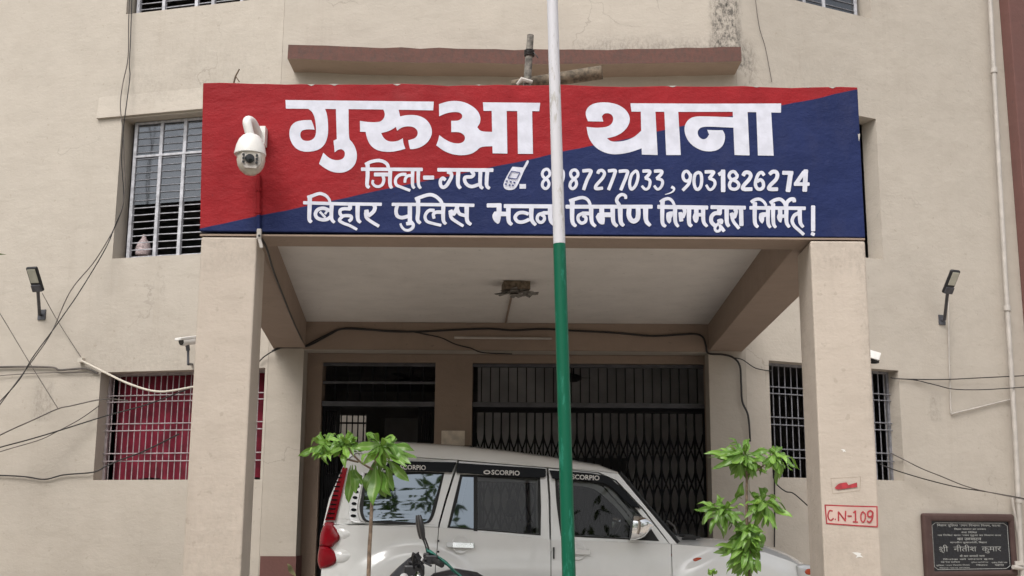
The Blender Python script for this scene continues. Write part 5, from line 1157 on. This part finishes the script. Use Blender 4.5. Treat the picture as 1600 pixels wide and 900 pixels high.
cable("wire", "upper of two slack wires leaving the right window's bottom corner", [wr_(1392, 708, -.1), wr_(1412, 718, .02), wr_(1440, 732, .1), wr_(1470, 744, .15), wr_(1510, 760, .2), wr_(1550, 770, .25), wr_(1640, 788, .3)], .0065, M['wire'], group=WG)
cable("wire", "lower of two slack wires leaving the right window's bottom corner", [wr_(1375, 725, -.1), wr_(1400, 735, .02), wr_(1450, 750, .1), wr_(1500, 762, .17), (wr_(1545, 769, .24)), wr_(1640, 786, .28)], .0065, M['cable'], group=WG)
cable("wire", "short wire curling from the right rear pillar toward the right column", [wr_(1208, 745, .05), wr_(1215, 758, .06), wr_(1228, 768, .1), wr_(1240, 771, .12), wr_(1262, 790, .15)], .007, M['cable'], group=WG)
bun = [cr(425, 549, 12.92), cr(440, 543, 12.92), cr(475, 542, 12.92), cr(500, 531), cr(518, 521), cr(535, 514), cr(575, 515), cr(612, 518), cr(660, 518), cr(700, 516), cr(762, 513.5), cr(800, 516), cr(850, 514), cr(900, 517), cr(960, 520), cr(1020, 525), cr(1060, 523), cr(1086, 522), cr(1098, 527), cr(1103, 540), cr(1107, 552, 12.95), cr(1130, 554, 12.95), cr(1146, 559, 12.95), cr(1156, 572, 12.95), cr(1158, 600, 12.95), cr(1160, 628, 12.95), cr(1169, 650, 12.93), cr(1172, 690, 12.93)]
cable("cable", "thick black cable bundle along the beam over the entrance and down the right rear pillar", bun, .0115, M['cable'])
cable("cable", "second black cable twisted along the left half of the beam bundle", [cr(476, 541), cr(510, 523), cr(540, 512.5), cr(600, 516), cr(640, 518), cr(668, 523), cr(690, 528), cr(712, 538), cr(735, 544), cr(755, 551), cr(800, 553)], .007, M['cable'])
cable("cable", "black cable running back along the left porch beam", [P(405, 368, 7.62), PZ(416, 386, ZB - .01), PZ(428, 425, ZB - .012), PZ(445, 469, ZB - .014), PZ(460, 506, ZB - .014), cr(476, 540, 12.9)], .008, M['cable'], k=4)
cable("cable", "thin cable from the right rear pillar to the right wall window", [cr(1146, 559, 12.93), cr(1160, 562, 12.93), wr_(1178, 574, .03), wr_(1192, 578, .03), wr_(1207, 580, .0)], .006, M['cable'])
cable("cable", "thin cable turning off the left rear pillar to the wall behind the left column", [cr(440, 543, 12.93), cr(424, 550, 12.93), wl(412, 558, .04), wl(404, 566, .04)], .007, M['cable'])
cable("cable", "dark vertical cable on the wall right of the bushy sapling", [wr_(1210, 735, .03), wr_(1210.5, 800, .03), wr_(1210, 855, .03)], .008, M['cable'], k=3)
cable("wire", "thin crack-like wire falling from the top right window to the sign band", [wr_(1178, -20, .02), wr_(1186, 40, .02), wr_(1196, 75, .02), wr_(1206, 128, .02)], .004, M['wire'], group=WG)

# ------------------------------------------------------------------ bamboo and twig on the porch roof
b = MB(); a_, c_ = P(800, 134, 8.5), P(941, 113, 8.4); b.tube([a_.lerp(c_, t) for t in (0, .2, .4, .6, .8, .97, 1)], [.045, .047, .048, .050, .052, .053, .052], 14, cap=False); o = b.build("bamboo_pole", M['wood'], None, smooth=True)
tag(o, "weathered bamboo pole lying on the porch roof behind the sign band", "bamboo pole"); sol = o.modifiers.new("thick", 'SOLIDIFY'); sol.thickness = .014; sol.offset = -1
b = MB(); b.tube([P(823, 140, 8.3), P(826, 95, 8.3), P(829, 55, 8.3)], [.030, .028, .025], 12); o = b.build("upright_stick", M['greywood'], None, smooth=True); tag(o, "short grey upright stick tied to the bamboo on the porch roof", "stick"); 
b = MB(); q0 = P(827, 83, 8.3)
for k in range(4): b.tube([q0 + Vector((.034 * math.cos(a), .034 * math.sin(a), .012 * k - .02)) for a in (2 * math.pi * i / 12 for i in range(13))], .006, 5)
b.tube(smooth_line([q0 + Vector((.03, -.02, 0)), q0 + Vector((.05, -.03, -.03)), q0 + Vector((.065, -.03, -.05))], 3), .004, 5); b.build("rope_binding", M['cable'], o)
b = MB(); b.tube([P(808, 132, 8.25), P(815, 124, 8.25), P(832, 128, 8.25)], [.01, .02, .012], 8); oo = b.build("rag", M['pvc'], None); tag(oo, "pale scrap of rag at the foot of the upright stick", "rag")
b = MB(); b.tube([P(365, 131, 7.75), P(368, 119, 7.75), P(374, 108, 7.75)], [.008, .006, .005], 6); b.tube([P(368, 119, 7.75), P(374, 128, 7.75)], .004, 5); o = b.build("twig", M['wood'], None); tag(o, "small bent twig sticking up from the sign band's left end", "twig")

# ------------------------------------------------------------------ plaque, notice
def pq(px, py, d): return WALL_R.pt(px, py, d)
O_ = [(1439, 799), (1584, 806), (1588, 903), (1441, 903)]; I_ = [(1452.5, 812.5), (1575, 816.5), (1578, 893), (1455, 890.5)]
u = [WALL_R.uz(*q_, .03) for q_ in O_]; U0, U1 = u[0][0], u[2][0]; Z1, Z0 = (u[0][1] + u[1][1]) / 2, u[3][1]
ui = [WALL_R.uz(*q_, .03) for q_ in I_]; V0, V1 = ui[0][0], ui[1][0]; W1, W0 = (ui[0][1] + ui[1][1]) / 2, (ui[2][1] + ui[3][1]) / 2
pl = thing("plaque", "black granite foundation plaque in a thick brown frame on the right wall", "plaque", WALL_R.at((U0 + U1) / 2, Z0, 0))
b = MB(); lp = lambda a0, a1, b0, b1: [(a0, b0), (a1, b0), (a1, b1), (a0, b1)]
b.slab([lp(U0, U1, Z0, Z1), lp(V0, V1, W0, W1)], lambda x, z: WALL_R.at(x, z, .075), lambda x, z: WALL_R.at(x, z, .001)); b.build("frame", M['plaque_frame'], pl, bevel=.03, seg=4, smooth=True)
b = MB(); WALL_R.box(b, V0 - .03, V1 + .03, W0 - .03, W1 + .03, .004, .035); st = b.build("granite_slab", M['granite'], pl)
b = MB(); D = .0385; dw = V1 - V0; dh = W1 - W0
def bar(x0, y0, x1, y1, w=.0035): WALL_R.box(b, V0 + dw * x0 - w, V0 + dw * x1 + w, W1 - dh * y1 - w, W1 - dh * y0 + w, .0352, D)
bar(.06, .035, .93, .035); bar(.06, .965, .93, .965); bar(.02, .09, .02, .91); bar(.98, .09, .98, .91)
for x0, x1, y0, y1 in ((.02, .06, .09, .035), (.98, .93, .09, .035), (.02, .06, .91, .965), (.98, .93, .91, .965)):
    b.tube([WALL_R.at(V0 + dw * x0, W1 - dh * y0, .037), WALL_R.at(V0 + dw * x1, W1 - dh * y1, .037)], .004, 5)
b.build("engraved_border", M['plaque_ink'], st); b = MB()
LN = [("िबहार पुिलस भवन िनमाण िनगम, पटना", .08, .89, .05, .12), ("िबहार सरकार का उपकम", .29, .70, .135, .18), ("दारा िनिमत", .38, .58, .20, .245), ("नव िनिमत थाना भवन गुरुआ का िनमाण काय", .08, .89, .26, .31), ("का उदघाटन", .32, .63, .335, .39), ("माननीय मुखयमंती, िबहार", .23, .70, .405, .455),
      ("शी  नीतीश  कुमार", .09, .88, .475, .65), ("के कर कमलों दारा", .34, .66, .675, .725), ("िदनांक को संपनन हुआ", .13, .77, .745, .79), ("िवशेष सिचव", .10, .34, .80, .835), ("पुिलस महािनदेशक", .48, .70, .815, .85), ("पबंध िनदेशक", .74, .95, .82, .86), ("पुिलस भवन िनमाण िनगम", .04, .46, .865, .905), ("िबहार", .54, .69, .87, .905), ("पटना", .78, .90, .875, .91), ("िबहार पटना सरकार", .08, .46, .92, .95)]
for ln_, (body, x0, x1, y0, y1) in enumerate(LN):
    if ln_ == 7: b.build("engraved_lettering", M['plaque_ink'], st, recalc=False); b = MB()
    put_text(b, body, lambda s_, t_: WALL_R.at(V0 + dw * (x0 + (x1 - x0) * s_), W1 - dh * (y1 - (y1 - y0) * t_), .0374), .02 if y1 - y0 < .1 else 0.)
b.build("engraved_lettering", M['plaque_ink'], st, recalc=False); b = MB(); b.tube([WALL_R.at(V0 + dw * .10, W1 - dh * .60, .038), WALL_R.at(V0 + dw * .145, W1 - dh * .635, .038)], .004, 5)
b.build("engraved_stroke", M['plaque_ink'], st)
b = MB(); nA, nB = P(690, 673, RY), P(726, 699, RY); b.box(nA.x, nB.x, RY - .016, RY - .003, nB.z, nA.z); o = b.build("notice", M['paper'], None); tag(o, "tan paper notice pinned on the pillar between the two doorways", "notice")
b = MB(); b.box(P(681, 697, RY).x, P(737, 697, RY).x, RY - .05, RY - .005, P(700, 698, RY).z - .012, P(700, 698, RY).z + .012); bf = b.build("notice_ledge", M['gate'], None); tag(bf, "thin dark ledge under the tan notice on the pillar", "ledge")

# ------------------------------------------------------------------ ceiling fans in the hall
def fan(label, px, py, Y):
    c = P(px, py, Y); r = thing("ceiling_fan", label, "fan", (c.x, Y, 3.6), "fans in the dark hall"); b = MB(); b.tube([(c.x, Y, 3.61), (c.x, Y, c.z)], .012, 8); b.build("down_rod", M['lining'], r)
    b = MB(); b.lathe([(.03, .05), (.11, .02), (.11, -.03), (.04, -.06)][::-1], c, 20); b.build("motor", M['lining'], r, smooth=True)
    for k in range(3):
        a = k * 2.094 + .25; d = Vector((math.cos(a), math.sin(a), 0)); b = MB(); b.obox(c + d * .38, d, (-d.y, d.x, .1), (0, -.1, 1), .55, .12, .006); b.build("blade", M['lining'], r)
fan("ceiling fan behind the glass over the left doorway", 645, 592, 16.3)
fan("ceiling fan behind the bars over the wide folding gate", 896, 590, 16.3)

# ------------------------------------------------------------------ beyond the frame: a yard wall seen through the hall, trees reflected in the SUV, more trees added to block sky
b = MB(); b.box(-8, 8, 24, 24.25, .004, 4.2); b.box(-8.05, 8.05, 23.95, 24.3, 4.2, 4.3); o = b.build("yard_wall", M['wall'], None); tag(o, "pale yard wall glimpsed through the barred rear window of the hall", "wall")
M['tree_leaf'] = leaf_mat("tree_leaf", (.035, .08, .02, 1), (.07, .14, .035, 1), (.1, .16, .05, 1))
def tree(label, x, y, h, rad, seed, n=520):
    random.seed(seed); r = thing("tree", label, "tree", (x, y, 0), "trees round the yard"); b = MB(); b.tube(smooth_line([(x, y, 0), (x + .1, y, h * .3), (x - .1, y + .1, h * .55), (x, y, h * .8)], 4), [.22 - .012 * i for i in range(13)], 10)
    tips = []
    for k in range(11):
        a = random.uniform(0, 6.28); z0 = h * random.uniform(.22, .6); e = Vector((x + rad * .7 * math.cos(a), y + rad * .7 * math.sin(a), z0 + random.uniform(.2, h * .28))); b.tube(smooth_line([(x, y, z0), Vector((x, y, z0)).lerp(e, .5) + Vector((0, 0, .2)), e], 3), [.09, .08, .07, .06, .05, .04, .03], 6); tips.append(e)
    b.build("trunk", M['stem'], r, smooth=True); mb = MB(); lay = mb.bm.loops.layers.color.new("tone")
    for k in range(n):
        c = random.choice(tips) + Vector((random.gauss(0, rad * .30), random.gauss(0, rad * .30), random.gauss(0, h * .10)))
        for j in range(7):
            d = Vector((random.gauss(0, 1), random.gauss(0, 1), random.gauss(-.2, .6))).normalized() * random.uniform(.22, .4); sd = d.cross(Vector((random.gauss(0, 1), random.gauss(0, 1), 1))).normalized() * .05
            f = mb.face([c, c + d * .5 + sd, c + d, c + d * .5 - sd]); t = random.random()
            for lp in f.loops: lp[lay] = (t, 0, 0, 1)
    mb.build("crown", M['tree_leaf'], r, recalc=False)
for args in (("tall broad leafed tree behind the viewer, nearest on the left", -3.6, -3.6, 8.6, 2.3, 21), ("round broad leafed tree behind the viewer, in the middle of the row", 1.6, -7.5, 9.0, 3.0, 22), ("spreading broad leafed tree behind the viewer, to the right", 6.5, -5.0, 8.0, 2.8, 23),
             ("leafy tree at the far left end of the row behind the viewer", -9.5, -4.5, 8.5, 3.0, 24), ("leafy tree at the yard's left side, out of the photo", -11.5, 4.0, 8.0, 2.8, 25), ("leafy tree at the far right end of the row behind the viewer", 12.5, -3.0, 8.0, 2.8, 26), ("low bushy tree close to the left wall, out of the photo", -7.4, 6.8, 6.6, 2.6, 28, 850), ("low bushy tree left of the porch, out of the photo", -6.2, 2.2, 6.4, 2.2, 29, 700), ("leafy tree at the yard's right side, out of the photo", 13.0, 6.0, 7.5, 2.6, 27)): tree(*args)  # row ends and side trees are unseen, added to dim walls and porch
